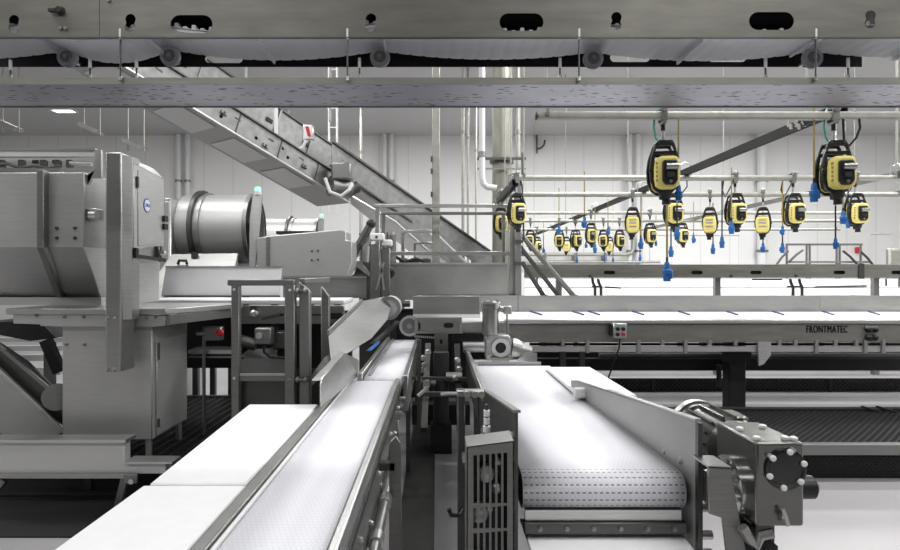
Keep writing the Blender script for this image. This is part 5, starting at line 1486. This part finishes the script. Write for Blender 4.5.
MB().pbox(388, 301, 410, 303.5, 8.8, 0.1).build('lower_rail', 'steel', pn)
MB().pbox(388, 303.5, 410, 307, 8.85, 0.1).build('lower_beam', 'steel_dark', pn)
for px in (392, 504):
    MB().box(WX(px, 8.95), WX(px + 4, 8.95), 8.955, 8.99, 0, WZ(299, 8.95)).build('stand', 'steel_dark', pn)
mbs = thing('machine_base', 'dark machine base low behind the head of the white line', 'base', (0.0, 9.1, 0))
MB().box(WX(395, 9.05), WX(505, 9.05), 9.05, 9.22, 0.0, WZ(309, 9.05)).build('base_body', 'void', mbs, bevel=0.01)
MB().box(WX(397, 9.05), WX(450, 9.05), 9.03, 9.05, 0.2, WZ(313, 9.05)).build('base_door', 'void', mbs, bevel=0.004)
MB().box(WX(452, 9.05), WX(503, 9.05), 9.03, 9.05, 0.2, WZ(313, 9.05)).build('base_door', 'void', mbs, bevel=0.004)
sp = thing('side_post', 'dark steel side post right of the portal frame carrying a sloping brace', 'post', W(518, 300, 8.9))
MB().box(WX(514.8, 8.9), WX(521.5, 8.9), 8.9, 9.0, 0, WZ(176, 8.9)).build('post_bar', 'steel_mid', sp, bevel=0.008)
MB().pbox(511, 176, 524, 179.5, 8.88, 0.14).build('head_plate', 'steel_mid', sp)
for py in (215, 240, 262):
    MB().pbox(513.8, py, 523, py + 3, 8.87, 0.03).build('clamp', 'steel_dark', sp)
# stair rails going down to the right
sr = thing('stair_rail', 'pair of sloping steel rails coming down right of the portal frame', 'railing', W(545, 300, 9.2))
for (a, b, w, m) in (((516, 229), (575, 298), 0.085, 'steel_mid'), ((514, 239), (560, 298), 0.07, 'steel_dark'), ((522, 262), (545, 298), 0.10, 'steel_dark')):
    MB().bar(W(a[0], a[1], 9.1), W(b[0], b[1], 9.1), 0.06, w, (0, 1, 0)).build('rail', m, sr, bevel=0.01)
for (a, b) in (((518, 228.5), (577, 297.5)),):
    MB().bar(W(a[0], a[1], 9.08), W(b[0], b[1], 9.08), 0.03, 0.02, (0, 1, 0)).build('rail_edge', 'steel_light', sr)
for px in (545, 575):
    c = W(px, 296, 9.15)
    MB().box(c.x - 0.03, c.x + 0.03, 9.1, 9.16, 0, c.z + 0.02).build('stanchion', 'steel_dark', sr)

# pivoting gear left of the frame
pv = thing('pivot_unit', 'upright pneumatic pivot unit with pale caps left of the portal frame', 'machine', W(378, 300, 8.4))
d = 8.4
MB().pbox(370, 244, 379.5, 300, d, 0.12).build('upright', 'steel_mid', pv, bevel=0.008)
MB().pbox(381, 248, 390, 298, d + 0.1, 0.12).build('upright', 'steel_mid', pv, bevel=0.008)
MB().box(WX(372, d), WX(389, d), d + 0.02, d + 0.18, 0, WZ(300, d)).build('pedestal', 'steel_dark', pv)
MB().pbox(369.5, 233, 384, 240.5, d - 0.05, 0.16).build('cap_block', 'white_flat', pv, bevel=0.02, seg=2, label='pale cap block')
MB().pbox(380.5, 239.5, 392, 246, d + 0.05, 0.16).build('cap_block', 'white_flat', pv, bevel=0.02, seg=2, label='pale cap block')
for px, py, r in ((376.5, 237, 0.02),):
    c = W(px, py, d - 0.05); MB().cyl(c + Vector((0, -0.01, 0)), c, r, n=12).build('cap_screw', 'steel_dark', pv)
MB().cyl(W(365, 262, d), W(366, 246, d), 0.07, n=16).build('air_cylinder', 'steel', pv)
MB().cyl(W(352, 257, d), W(371, 224, d), 0.055, n=14).build('arm_tube', 'steel_dark', pv)
MB().ball(W(371, 224, d), 0.07, 12).build('arm_end', 'void', pv)
MB().bar(W(346, 268, d), W(371, 240, d), 0.04, 0.03, (0, 1, 0)).build('arm_bar', 'steel_light', pv)
MB().pprism([(344, 277), (357, 261), (360, 261), (371, 274), (371, 278), (357, 267), (349, 278)], d + 0.02, 0.04).build('fork_plate', 'steel_light', pv)
MB().pprism([(352, 278), (358, 264), (372, 278)], d + 0.1, 0.02).build('backing_plate', 'steel_dark', pv)
MB().cyl(W(349, 277.5, d), W(366, 275, d), 0.03, n=10).build('pivot_pin', 'void', pv)
c = W(389, 273, 8.6)
MB().rings([(c + Vector((0, -0.05, 0)), 0.05), (c, 0.08), (c + Vector((0, 0.06, 0)), 0.08)], 16).build('knuckle', 'black', pv)
MB().pprism([(384, 262), (391, 266), (394, 280), (392, 297), (386, 297)], 8.62, 0.06).build('swing_plate', 'steel', pv)
for (x0, y0, x1, y1) in ((379, 251, 384, 290), (376, 290, 384, 262)):
    MB().bar(W(x0, y0, d - 0.02), W(x1, y1, d - 0.02), 0.025, 0.02, (0, 1, 0)).build('link', 'steel_light', pv)
pb = thing('pump_set', 'small grey pumps standing behind the pivot unit', 'machine', W(385, 262, 10.0))
for px in (366, 384, 391):
    c = W(px, 262, 10.0)
    MB().cyl(c, c + Vector((0, 0, 0.45)), 0.085, n=16).build('pump_body', 'steel_mid', pb)
    MB().cyl(c + Vector((0, 0, 0.45)), c + Vector((0, 0, 0.50)), 0.06, n=16).build('pump_cap', 'steel_light', pb)
MB().box(WX(360, 10), WX(396, 10), 9.9, 10.15, 0, W(0, 262, 10).z).build('pump_stand', 'steel_dark', pb)

# ------------------------------------------------------------------ second line behind
sl = thing('slotted_beam', 'long steel beam with dark slots crossing behind the white line', 'beam', (4.5, 11.0, 0))
d = 11.0
za, zc2 = WZ(277.8, d), WZ(265.2, d)
slots = [slot2d(WX(px, d), WZ(272.5, d), 11.5 / F * d, 3.6 / F * d, 6) for px in (609.5, 697, 756, 839.5, 897)]
xs_ = [WX(525, d), WX(861, d), 9.6]
for a, b in zip(xs_, xs_[1:]):
    hs = [s for s in slots if a < s[0][0] < b]
    MB().sheet(rect2d(a + 0.006, b - 0.006, za, zc2), hs, lambda u, v: Vector((u, d, v)), (0, 0.012, 0)).build('web', 'steel_beam', sl)
MB().box(xs_[0], xs_[2], d + 0.08, d + 0.10, za, zc2).build('inner_web', 'void', sl)
MB().box(xs_[0], xs_[2], d - 0.01, d + 0.14, zc2, zc2 + 0.014).build('top_flange', 'steel_light', sl)
MB().box(WX(861, d) - 0.05, WX(861, d) + 0.05, d - 0.02, d, za - 0.02, zc2 + 0.03).build('splice', 'steel_dark', sl)
for px in (731, 796, 666, 590):
    c = W(px, 276, d)
    MB().rings([(c, 0.03), (c + Vector((0, -0.02, 0)), 0.025)], 10).build('bolt', 'steel_dark', sl)
for px in (560, 720, 880):
    a = WX(px, 11.05)
    MB().box(a - 0.05, a + 0.05, 11.13, 11.23, 0, zc2).build('leg', 'steel_mid', sl)
wl = thing('white_line', 'white panelled cutting line behind the long steel line', 'conveyor', (4.8, 11.6, 0))
sa, sb2 = WZ(296.5, 11.4), WZ(279, 13.0)  # slope added so the white panel faces up and catches light
MB().hexa([(WX(525, 11.4), 11.4, sa - 0.04), (9.6, 11.4, sa - 0.04), (11.0, 13.0, sb2 - 0.04), (WX(525, 13.0), 13.0, sb2 - 0.04)], [(WX(525, 11.4), 11.4, sa), (9.6, 11.4, sa), (11.0, 13.0, sb2), (WX(525, 13.0), 13.0, sb2)]).build('sloping_board', 'white_flat', wl)
MB().box(WX(525, 12.1), 10.2, 12.1, 12.13, sa + (sb2 - sa) * 0.44 - 0.01, sa + (sb2 - sa) * 0.44 + 0.02).build('seam_strip', 'satin_sheet', wl)
MB().box(WX(525, 13.05), 11.0, 13.05, 13.10, sb2 - 0.03, sb2 + 0.012).build('seam_strip', 'satin_sheet', wl)
for x in (2.2, 5.2, 8.2, 9.6):
    MB().box(x, x + 0.1, 11.8, 11.9, 0, 1.38).build('leg', 'steel_mid', wl)
    MB().box(x, x + 0.1, 12.9, 13.0, 0, 1.6).build('leg', 'steel_mid', wl)
for (px, y0) in ((594, 276), (600, 279), (792, 279), (801, 279)):
    MB().tube([W(px - 2, y0, 11.3), W(px - 1, 283, 11.3), W(px + 1, 287, 11.3), W(px + 1, 297, 11.3)], 0.028, 8).build('bracket_arm', 'steel_dark', wl)
for (x0, x1) in ((592, 599), (787, 801)):
    MB().bar(W(x0, 286.5, 11.3), W(x1, 286.5, 11.3), 0.03, 0.03).build('bracket_bar', 'steel_dark', wl)
MB().bar(W(605, 287, 11.5), W(621, 288, 11.5), 0.03, 0.03).build('guide_bar', 'steel_dark', wl)
MB().bar(W(752, 279.5, 11.5), W(782, 279.5, 11.5), 0.03, 0.03).build('guide_bar', 'steel_dark', wl)
MB().bar(W(815, 287, 11.5), W(866, 286, 11.5), 0.05, 0.04).build('guide_bar', 'steel', wl)
MB().bar(W(800, 288, 11.5), W(818, 287.5, 11.5), 0.02, 0.02).build('guide_bar', 'steel_dark', wl)
for px, y0, y1 in ((537, 274, 285), (886, 279, 286), (899, 276, 287)):
    MB().bar(W(px, y0, 11.4), W(px, y1, 11.4), 0.03, 0.03, (0, 1, 0)).build('bracket_arm', 'steel_mid', wl)

# raised work platform far right
wp = thing('work_platform', 'railed work platform in the distance below the right hoists', 'platform', W(822, 265, 15.5))
d = 15.5
zp = WZ(264, d)
MB().box(WX(786, d), WX(870, d), d, d + 1.5, zp - 0.08, zp).build('deck', 'steel_mid', wp)
for px in (787, 807, 810, 837, 840, 861):
    MB().box(WX(px - 0.6, d), WX(px + 0.8, d), d, d + 0.04, 0, WZ(243.5, d)).build('post', 'steel_mid', wp)
for a, b in ((786, 809), (808, 838), (838, 862)):
    MB().bar(W(a, 244.5, d), W(b, 244.5, d), 0.05, 0.05).build('hand_rail', 'steel_mid', wp)
MB().bar(W(787, 262, d), W(870, 262, d), 0.05, 0.05).build('toe_rail', 'steel', wp)
for a, b in (((776, 265), (788, 251)), ((789, 262), (803, 250)), ((843, 251), (857, 264)), ((861, 252), (873, 265))):
    MB().tube([W(a[0], a[1], d - 0.1), W((a[0] + b[0]) / 2, (a[1] + b[1]) / 2 - 1, d - 0.1), W(b[0], b[1], d - 0.1)], 0.03, 8).build('brace', 'steel_dark', wp)
vb = thing('grey_cabinet', 'speckled grey cabinet at the far right edge, behind the slotted beam', 'cabinet', W(893, 265, 14.6))
MB().box(WX(889, 14.6), WX(912, 14.6), 14.6, 14.72, 0, WZ(248.5, 14.6)).build('cabinet_body', 'galv', vb, bevel=0.02)
MB().box(WX(890, 14.6), WX(911, 14.6), 14.58, 14.6, 0.3, WZ(250, 14.6)).build('cabinet_door', 'galv', vb, bevel=0.01)
mt = tag(MB().pbox(857, 247, 862, 253, 22.85, 0.14).build('wall_socket', 'red', bevel=0.02), 'small reddish wall fitting behind the work platform', 'socket')
# ------------------------------------------------------------------ hoist rails
RZ = 3.18
def rail_d(py): return (RZ - CAM_Z) * F / (275 - py)
rails = [(116, 0.034, 537, 920, 'nearest'), (178, 0.04, 518, 905, ''), (194.5, 0.04, 500, 905, ''), (213, 0.035, 508, 860, ''), (221, 0.035, 520, 850, ''), (229.5, 0.035, 500, 840, '')]
rail_labels = ['hoist rail nearest the camera, ending just under the drip pan', 'second hoist rail from the camera, carrying three mid-size hoists at right',
               'third hoist rail from the camera', 'fourth hoist rail from the camera', 'fifth hoist rail from the camera', 'farthest hoist rail, low against the back wall']
for (py, r, xa, xb, _), lab in zip(rails, rail_labels):
    d = rail_d(py)
    t = thing('hoist_rail', lab, 'rail', (WX(700, d), d, RZ), 'overhead hoist rails')
    x0, x1 = WX(xa, d), WX(xb, d)
    if py == 116:
        MB().bar((x0, d, RZ), (x1 + 0.3, d, RZ), 0.07, 0.065).build('rail_tube', 'galv', t, bevel=0.015, seg=2)
    else:
        MB().cyl((x0, d, RZ), (x1, d, RZ), r, n=14).build('rail_tube', 'galv', t)
    n = max(2, int((x1 - x0) / 4.2))
    for k in range(n):
        x = x0 + 0.08 + (x1 - x0 - 0.2) * k / (n - 1)
        MB().cyl((x, d, RZ + 0.03), (x, d, CEIL - 0.005), 0.009, n=8).build('drop_rod', 'galv', t)
        MB().box(x - 0.015, x + 0.015, d - r - 0.008, d + r + 0.008, RZ - r * 0.2, RZ + r + 0.02).build('rod_clamp', 'steel_mid', t)
    MB().cyl((x0 - 0.02, d, RZ), (x0, d, RZ), r * 1.05, n=14).build('end_cap', 'steel_dark', t)
# dark carrier beams running away
for X, y0, y1, z, lab, m, sz in ((3.42, 5.05, 21.5, RZ + 0.085, 'dark carrier beam running away above the near hoists', 'beam_paint', 0.066),
                          (1.07, 8.2, 10.4, RZ - 0.06, 'dark carrier beam stub above the portal frame side post', 'void', 0.075),
                          (6.35, 7.6, 18.0, RZ + 0.065, 'grey carrier beam running away at the right', 'steel_mid', 0.06)):
    t = thing('carrier_beam', lab, 'beam', (X, y0, z), 'carrier beams of the hoist rails')
    w = sz
    MB().box(X - w * 0.6, X + w * 0.6, y0, y1, z + w * 0.45, z + w * 0.55).build('top_web', m, t)
    MB().box(X - w * 0.6, X - w * 0.5, y0, y1, z - w * 0.55, z + w * 0.45).build('side_web', m, t)
    MB().box(X + w * 0.5, X + w * 0.6, y0, y1, z - w * 0.55, z + w * 0.45).build('side_web', m, t)
    MB().box(X - w * 0.6, X - w * 0.12, y0, y1, z - w * 0.62, z - w * 0.55).build('lip', m, t)
    MB().box(X + w * 0.12, X + w * 0.6, y0, y1, z - w * 0.62, z - w * 0.55).build('lip', m, t)
    yy = y0 + 0.5
    k = 0
    while yy < y1:
        MB().cyl((X, yy, z + w * 0.55), (X, yy, CEIL - 0.005), 0.009, n=8).build('drop_rod', 'galv', t)
        yy += 5.2
        k += 1
    for (py, r, xa, xb, _) in rails:
        d = rail_d(py)
        if y0 < d < y1:
            MB().tube([(X - 0.09, d + 0.06, z - w * 0.6), (X - 0.08, d + 0.05, z + 0.10), (X, d + 0.05, z + 0.14), (X + 0.08, d + 0.05, z + 0.10), (X + 0.09, d + 0.06, z - w * 0.6)], 0.010, 6).build('u_clamp', 'steel_light', t)
# the sharp clamps on the near beam
t = thing('beam_clamp', 'pair of wire-like clamps holding the dark beam to the nearest rail', 'clamp', W(795, 120, 5.6))
for px in (791, 799):
    MB().tube([W(px - 3, 127, 5.55), W(px, 114, 5.5), W(px + 3, 121, 5.5), W(px + 6, 126, 5.55)], 0.010, 6).build('clamp_wire', 'steel_light', t)
    MB().cyl(W(px, 129, 5.5), W(px, 124, 5.5), 0.014, n=8).build('clamp_nut', 'steel_light', t)

# ------------------------------------------------------------------ the hoist itself, hanging from (0, 0, 0)
def make_hoist():
    t = thing('spring_hoist', 'hoist', 'hoist', (0, 0, 0), 'yellow and black hoists on the overhead rails')
    # trolley
    tr = MB().box(-0.030, 0.030, -0.052, -0.044, -0.05, 0.065).box(-0.030, 0.030, 0.044, 0.052, -0.05, 0.065).box(-0.02, 0.02, -0.052, 0.052, -0.075, -0.05).build('trolley', 'steel_mid', t, bevel=0.004)
    for s in (-1, 1):
        MB().rings([((0, -0.050 * s, 0.06), 0.030), ((0, -0.066 * s, 0.06), 0.034), ((0, -0.072 * s, 0.06), 0.022)], 16).build('wheel', 'steel', tr)
    MB().cyl((0, -0.05, 0.06), (0, 0.05, 0.06), 0.018, n=10).build('axle', 'steel_dark', tr)
    # suspension hook
    hk = MB().cyl((0, 0, -0.075), (0, 0, -0.125), 0.018, n=10).build('hook_shank', 'black', t)
    MB().cyl((0, 0, -0.125), (0, 0, -0.20), 0.013, n=10).build('swivel', 'steel_light', hk)
    MB().tube([(0.02, 0, -0.20), (0.035, 0, -0.22), (0.02, 0, -0.24), (-0.02, 0, -0.24), (-0.035, 0, -0.22), (-0.02, 0, -0.20)], 0.010, 8).build('eye', 'steel', hk)
    # black carrying frame: two arched cheeks with an opening at the top
    out = [(-0.062, -0.215), (0.062, -0.215), (0.085, -0.245), (0.125, -0.36), (0.138, -0.45), (0.130, -0.55), (0.095, -0.625), (0.05, -0.66), (-0.05, -0.66), (-0.095, -0.625), (-0.130, -0.55), (-0.138, -0.45), (-0.125, -0.36), (-0.085, -0.245)]
    out = [(u * 0.90, v) for u, v in out]
    win = [(-0.056, -0.262), (0.056, -0.262), (0.076, -0.305), (-0.076, -0.305)]
    win2 = [(-0.074, -0.335), (0.074, -0.335), (0.088, -0.42), (-0.088, -0.42)]
    fr = MB()
    for y in (-0.075, 0.045):
        fr.sheet(out, [win, win2], lambda u, v, y=y: Vector((u, y, v)), (0, 0.028, 0))
    fo = fr.build('carrying_frame', 'black', t, bevel=0.006)
    MB().cyl((-0.052, -0.08, -0.232), (-0.052, 0.078, -0.232), 0.013, n=8).build('spacer', 'steel_dark', fo)
    MB().cyl((0.052, -0.08, -0.232), (0.052, 0.078, -0.232), 0.013, n=8).build('spacer', 'steel_dark', fo)
    MB().rings([((-0.105, -0.075, -0.47), 0.024), ((-0.105, -0.090, -0.47), 0.024), ((-0.105, -0.094, -0.47), 0.012)], 14).build('pivot_cap', 'black', fo)
    # yellow shell
    sh = [(-0.060, -0.36), (0.075, -0.36), (0.105, -0.39), (0.112, -0.45), (0.112, -0.54), (0.100, -0.60), (0.065, -0.63), (-0.055, -0.63), (-0.092, -0.60), (-0.102, -0.54), (-0.102, -0.45), (-0.092, -0.39)]
    ye = MB().prism([(u * 0.92, -0.165, v) for u, v in sh], (0, 0.09, 0)).build('yellow_shell', 'yellow', t, bevel=0.024, seg=3)
    sh = [(u * 0.92, v) for u, v in sh]
    sh2 = [(u * 1.02, v - 0.012) for u, v in sh]
    MB().prism([(u, 0.035, v) for u, v in sh2], (0, 0.105, 0)).build('rear_shell', 'yellow', t, bevel=0.024, seg=3)
    MB().prism([(u * 0.93, -0.085, v * 1.0) for u, v in sh], (0, 0.13, 0)).build('inner_housing', 'black', t)
    for z_ in (-0.43, -0.475, -0.535):
        MB().cbox((0.005, 0.142, z_), (0.11, 0.012, 0.022)).build('rear_plate', 'steel_light', ye, bevel=0.003)
    for k in range(5):
        MB().box(-0.090, -0.080, -0.168, -0.150, -0.43 - 0.035 * k, -0.415 - 0.035 * k).build('grip_rib', 'cordyellow', ye)
    # black cover with the grey reel housing
    co = [(-0.035, -0.40), (0.065, -0.40), (0.076, -0.42), (0.076, -0.565), (0.05, -0.60), (-0.02, -0.60), (-0.043, -0.565), (-0.043, -0.42)]
    cv_ = MB().prism([(u, -0.185, v) for u, v in co], (0, 0.03, 0)).build('front_cover', 'black', t, bevel=0.01, seg=2)
    MB().rings([((-0.018, -0.192, -0.455), 0.027), ((0.074, -0.192, -0.455), 0.027), ((0.080, -0.192, -0.455), 0.018)], 18).build('reel_housing', 'steel', cv_)
    MB().cbox((0.018, -0.19, -0.52), (0.055, 0.02, 0.05)).build('cover_plate', 'rubber', cv_, bevel=0.006)
    MB().rings([((0.018, -0.195, -0.575), 0.014), ((0.018, -0.203, -0.575), 0.012)], 10).build('cover_screw', 'steel', cv_)
    # outlet below
    ta = MB().rings([((0.015, -0.04, -0.63), 0.050), ((0.015, -0.04, -0.68), 0.046), ((0.015, -0.04, -0.70), 0.032), ((0.015, -0.04, -0.745), 0.034)], 16).build('outlet_cone', 'black', t)
    MB().cbox((-0.015, -0.045, -0.675), (0.045, 0.07, 0.06)).build('limit_switch', 'rubber', ta, bevel=0.008)
    return t
hz = make_hoist()
hoist_n = [0]
placed = []
def hoist(px, py_mid, label, rot=0.0, d=None, py_rail=None):
    """py_mid: middle of the yellow shell in the photo (0.5 m below the rail)"""
    if d is None:
        d = rail_d(py_rail)
    o = hz if hoist_n[0] == 0 else copy_tree(hz)
    hoist_n[0] += 1
    o.location = (WX(px, d), d, RZ)
    o.rotation_euler = (0, 0, rot)
    o['label'] = label
    placed.append((o, px, d))
    return o
hoist(663, 171, 'largest yellow hoist, left of the two on the nearest rail', R(-8), py_rail=116)
hoist(833.5, 171, 'largest yellow hoist at right, turned aside on the nearest rail', R(-8), py_rail=116)
hoist(673, 209, 'yellow hoist partly hidden below the large left hoist', R(-8), py_rail=178)
hoist(735, 207, 'leftmost of the three mid-size hoists at right on the second rail', R(-6), py_rail=178)
hoist(793, 207, 'middle one of the three mid-size hoists at right on the second rail', R(-8), py_rail=178)
hoist(855, 207, 'rightmost of the three mid-size hoists, just right of the big right hoist', R(-8), py_rail=178)
hoist(516.5, 207, 'yellow hoist beside the side post of the portal frame', R(4), py_rail=178)
hoist(710, 217, 'hoist on the third rail, left of the mid-size right ones', R(154), py_rail=194.5)
hoist(763, 217, 'hoist on the third rail between two mid-size hoists', R(150), py_rail=194.5)
hoist(632.5, 219, 'hoist on the third rail, alone left of the big left hoist', R(166), py_rail=194.5)
hoist(500.5, 219, 'yellow hoist half hidden behind the portal frame post', R(0), py_rail=194.5)
hoist(591, 232, 'small hoist on the fourth rail under a yellow-corded blue plug', R(-6), py_rail=213)
hoist(650, 232, 'small hoist on the fourth rail just left of the big left hoist', R(-4), py_rail=213)
hoist(682, 229, 'small hoist on the fourth rail behind the hanging blue connectors', R(-6), py_rail=213)
hoist(619.5, 233, 'small hoist on the fifth rail, right one of the crowded pair', R(-4), py_rail=221)
hoist(575.5, 236, 'small hoist on the fifth rail, right one of a close trio', R(14), py_rail=221)
hoist(566.5, 238, 'tiny far hoist in the middle of a close trio', R(168), py_rail=229.5)
hoist(559.5, 239, 'tiny far hoist, left one of a close trio', R(-20), py_rail=221)
hoist(609.5, 238, 'tiny far hoist in the crowded cluster, face to the front', R(165), py_rail=229.5)
hoist(603.5, 239, 'tiny far hoist at the left edge of the crowded cluster', R(-25), py_rail=221)
hoist(536.8, 239, 'tiny far hoist right above the stair rail', R(15), py_rail=229.5)
hoist(530.5, 239, 'tiny far hoist leftmost beside the stair rail', R(-20), py_rail=221)

# ------------------------------------------------------------------ plugs hanging on cords
def make_plug(mat):
    t = thing('hanging_plug', 'plug', 'plug', (0, 0, 0), 'blue plugs hanging on cords')
    # unit plug hanging from its collar at the origin, 0.12 m long
    b = MB().rings([((0, 0, 0), 0.016), ((0, 0, -0.012), 0.022), ((0, 0, -0.045), 0.026), ((0, 0, -0.05), 0.035), ((0, 0, -0.075), 0.037), ((0, 0, -0.08), 0.031), ((0, 0, -0.118), 0.029)], 16).build('plug_body', 'blue', t)
    MB().cbox((0, -0.034, -0.075), (0.03, 0.02, 0.05)).build('plug_latch', 'blue', b, bevel=0.004)
    MB().cyl((0, 0, 0.03), (0, 0, -0.002), 0.010, n=8).build('cord_collar', 'black', t)
    return t
pl0 = make_plug('blue')
pn_ = [0]
cords = {}
def plug(px, py0, py1, d, cord_top, cord, label, bend=0.0):
    """plug between photo rows py0 and py1; its cord goes up to row cord_top"""
    o = pl0 if pn_[0] == 0 else copy_tree(pl0)
    pn_[0] += 1
    a = W(px, py0, d)
    s = (py1 - py0) / F * d / 0.118
    o.location = a
    o.scale = (s * 0.74, s * 0.74, s)
    o.rotation_euler = (0, 0, R(17 * pn_[0]))
    o['label'] = label
    top = W(px, cord_top, d)
    L = (top.z - a.z)
    c = MB()
    rr = 0.007 if d < 7 else 0.009
    if bend:
        c.tube([(0, 0, 0.0), (0, 0, L * 0.55), (bend * 0.6, 0, L * 0.85), (bend, 0, L)], rr, 6)
    else:
        c.tube([(0, 0, 0), (0, 0, L)], rr, 6)
    co = c.build('cord', cord, None, origin=(0, 0, 0))
    co.parent = o
    co.location = (0, 0, 0)
    co.scale = (1 / (s * 0.74), 1 / (s * 0.74), 1 / s)
    return o
d1, d2, d3 = rail_d(116) - 0.02, rail_d(178), rail_d(194.5)
plug(678.5, 185, 201, d1, 119, 'cordyellow', 'blue plug on a yellow cord at the right of the big left hoist')
plug(814, 183, 202, d1 + 0.02, 119, 'cordyellow', 'big blue plug on a yellow cord left of the big right hoist')
plug(667, 262, 281.5, 6.1, 228, 'black', 'big blue plug on a black cord hanging lowest, over the slotted beam')
plug(843, 211, 224, 6.6, 186, 'black', 'blue plug close under the right side of the big right hoist')
plug(835.5, 238, 249, 5.0, 206, 'black', 'small blue plug on a straight wire below the big right hoist')
plug(848, 219, 228, d2, 184, 'black', 'small blue plug just left of the rightmost mid-size hoist')
plug(671, 246, 257, d2, 226, 'black', 'small blue plug right of the lowest big plug')
plug(677, 227, 240, 7.6, 205, 'black', 'blue plug beside the half hidden hoist under the big left one')
plug(731.5, 221, 234, d2 - 0.24, 200, 'black', 'blue plug low behind the left mid-size hoist')
plug(722, 236.5, 248, d2 + 0.05, 181, 'black', 'blue plug on a long dark cord left of the left mid-size hoist')
plug(713, 244, 254, d3, 228, 'black', 'small blue plug below the leftmost third-rail hoist of the right group')
plug(763, 243, 252.5, d3, 228, 'black', 'small blue plug below the third-rail hoist between the mid-size ones')
plug(782.5, 226, 235, d2, 181, 'cordyellow', 'upper small blue plug left of the middle right hoist')
plug(782.5, 243, 253, d2 + 0.08, 210, 'black', 'lower small blue plug left of the middle right hoist')
plug(584.5, 217, 228, rail_d(194.5), 197, 'cordyellow', 'blue plug on a short yellow cord at left of the lone third-rail hoist')
plug(559, 225, 234, rail_d(213), 195, 'cordyellow', 'blue plug on a yellow cord hanging above the close trio')
plug(641, 238, 249, rail_d(194.5) + 0.1, 200, 'black', 'blue plug on a dark cord right of the lone third-rail hoist')
plug(640, 254, 261, rail_d(213), 250, 'black', 'tiny blue plug lowest beside the wall pipe loop')
plug(656, 240, 246, rail_d(213), 228, 'black', 'tiny blue plug below the small hoist left of the big left hoist')
plug(595, 244, 253, rail_d(213) - 0.3, 238, 'black', 'tiny blue plug under the small fourth-rail hoist')
plug(577, 257, 263, rail_d(221), 246, 'black', 'tiny blue plug on the wall side under the close trio')
plug(604.5, 256, 261, rail_d(221), 246, 'black', 'tiny blue plug, left of two under the crowded cluster')
plug(613, 257, 262, rail_d(221), 246, 'black', 'tiny blue plug, right of two under the crowded cluster')
plug(523, 248, 256, rail_d(213), 236, 'black', 'small blue plug between the side post and stair rails')
plug(543.5, 247, 253, rail_d(221), 236, 'black', 'tiny blue plug right of the stair rail')
plug(693.5, 235, 243, rail_d(213), 214, 'cordyellow', 'small blue plug on a thin yellow cord between two hoist groups')
plug(586, 242, 248, rail_d(221), 232, 'black', 'tiny blue plug between the trio and the fourth-rail hoist')
plug(608, 228, 235, rail_d(194.5) + 0.4, 222, 'black', 'small blue plug beside the lone third-rail hoist, at its left')
# hoses and loops by the two near hoists
for px, s in ((656.5, 1), (827.5, 1)):
    c = W(px, 119, d1)
    o = MB().tube([(c.x + 0.02, d1 + 0.03, RZ + 0.05), (c.x - 0.01, d1 + 0.02, RZ + 0.02), (c.x - 0.015, d1 + 0.02, RZ - 0.1), (c.x, d1 + 0.02, RZ - 0.18), (c.x + 0.03, d1 + 0.02, RZ - 0.23)], 0.008, 8).build('air_hose', 'green')
    tag(o, 'thin green hose at the left of the big %s hoist' % ('left' if px < 700 else 'right'), 'hose', 'green hoist hoses')
o = MB().tube([W(843, 118, d1), W(843.5, 128, d1), W(844, 140, d1), W(849, 146, d1 + 0.02), W(856, 138, d1), W(860, 128, d1), W(859, 117, d1), W(855, 112, d1), W(851, 113, d1)], 0.010, 8).build('cable_loop', 'black')
tag(o, 'black cable loop above the big right hoist', 'cable')
o = MB().tube([W(683, 178, d2), W(687, 181, d2), W(687, 187, d2), W(682, 193, d2), W(678, 194, d2)], 0.009, 8).build('cable_loop', 'black')
tag(o, 'small black cable loop hanging from the second rail right of the big left hoist', 'cable')
o = MB().tube([W(524, 240, d2), W(523, 205, d2), W(522, 185, d2), W(520, 178, d2)], 0.010, 8).build('hanging_cable', 'black')
tag(o, 'dark cable hanging right of the hoist by the side post', 'cable')
for i, (px, lab) in enumerate(((728, 'left'), (787, 'middle'), (849, 'right'))):
    o = MB().tube([W(px - 4, 179, d2), W(px - 6, 190, d2), W(px - 3, 197, d2), W(px + 1, 190, d2), W(px + 4, 184, d2)], 0.009, 6).build('hoist_cable', 'black')
    tag(o, 'curled black cable above the %s mid-size hoist of the right group' % lab, 'cable', 'curled hoist cables')
# ------------------------------------------------------------------ camera and view
cam = bpy.data.cameras.new('camera')
cam.sensor_width = 36.0; cam.lens = 24.0; cam.shift_x = 13.0 / 900.0
cam.clip_start = 0.05; cam.clip_end = 200
co = bpy.data.objects.new('camera', cam); COL.objects.link(co)
co.location = (0, 0, CAM_Z); co.rotation_euler = (R(90), 0, 0)
scn.camera = co
vs = scn.view_settings
vs.view_transform = 'Standard'; vs.look = 'None'; vs.exposure = EXPO; vs.gamma = 1.0
vs.use_curve_mapping = False
cy = scn.cycles
cy.use_denoising = True
cy.max_bounces = 8; cy.diffuse_bounces = 4; cy.glossy_bounces = 5
cy.sample_clamp_indirect = 4.0
cy.caustics_reflective = False; cy.caustics_refractive = False
for o in scn.objects:
    if '_base' in o:
        del o['_base']
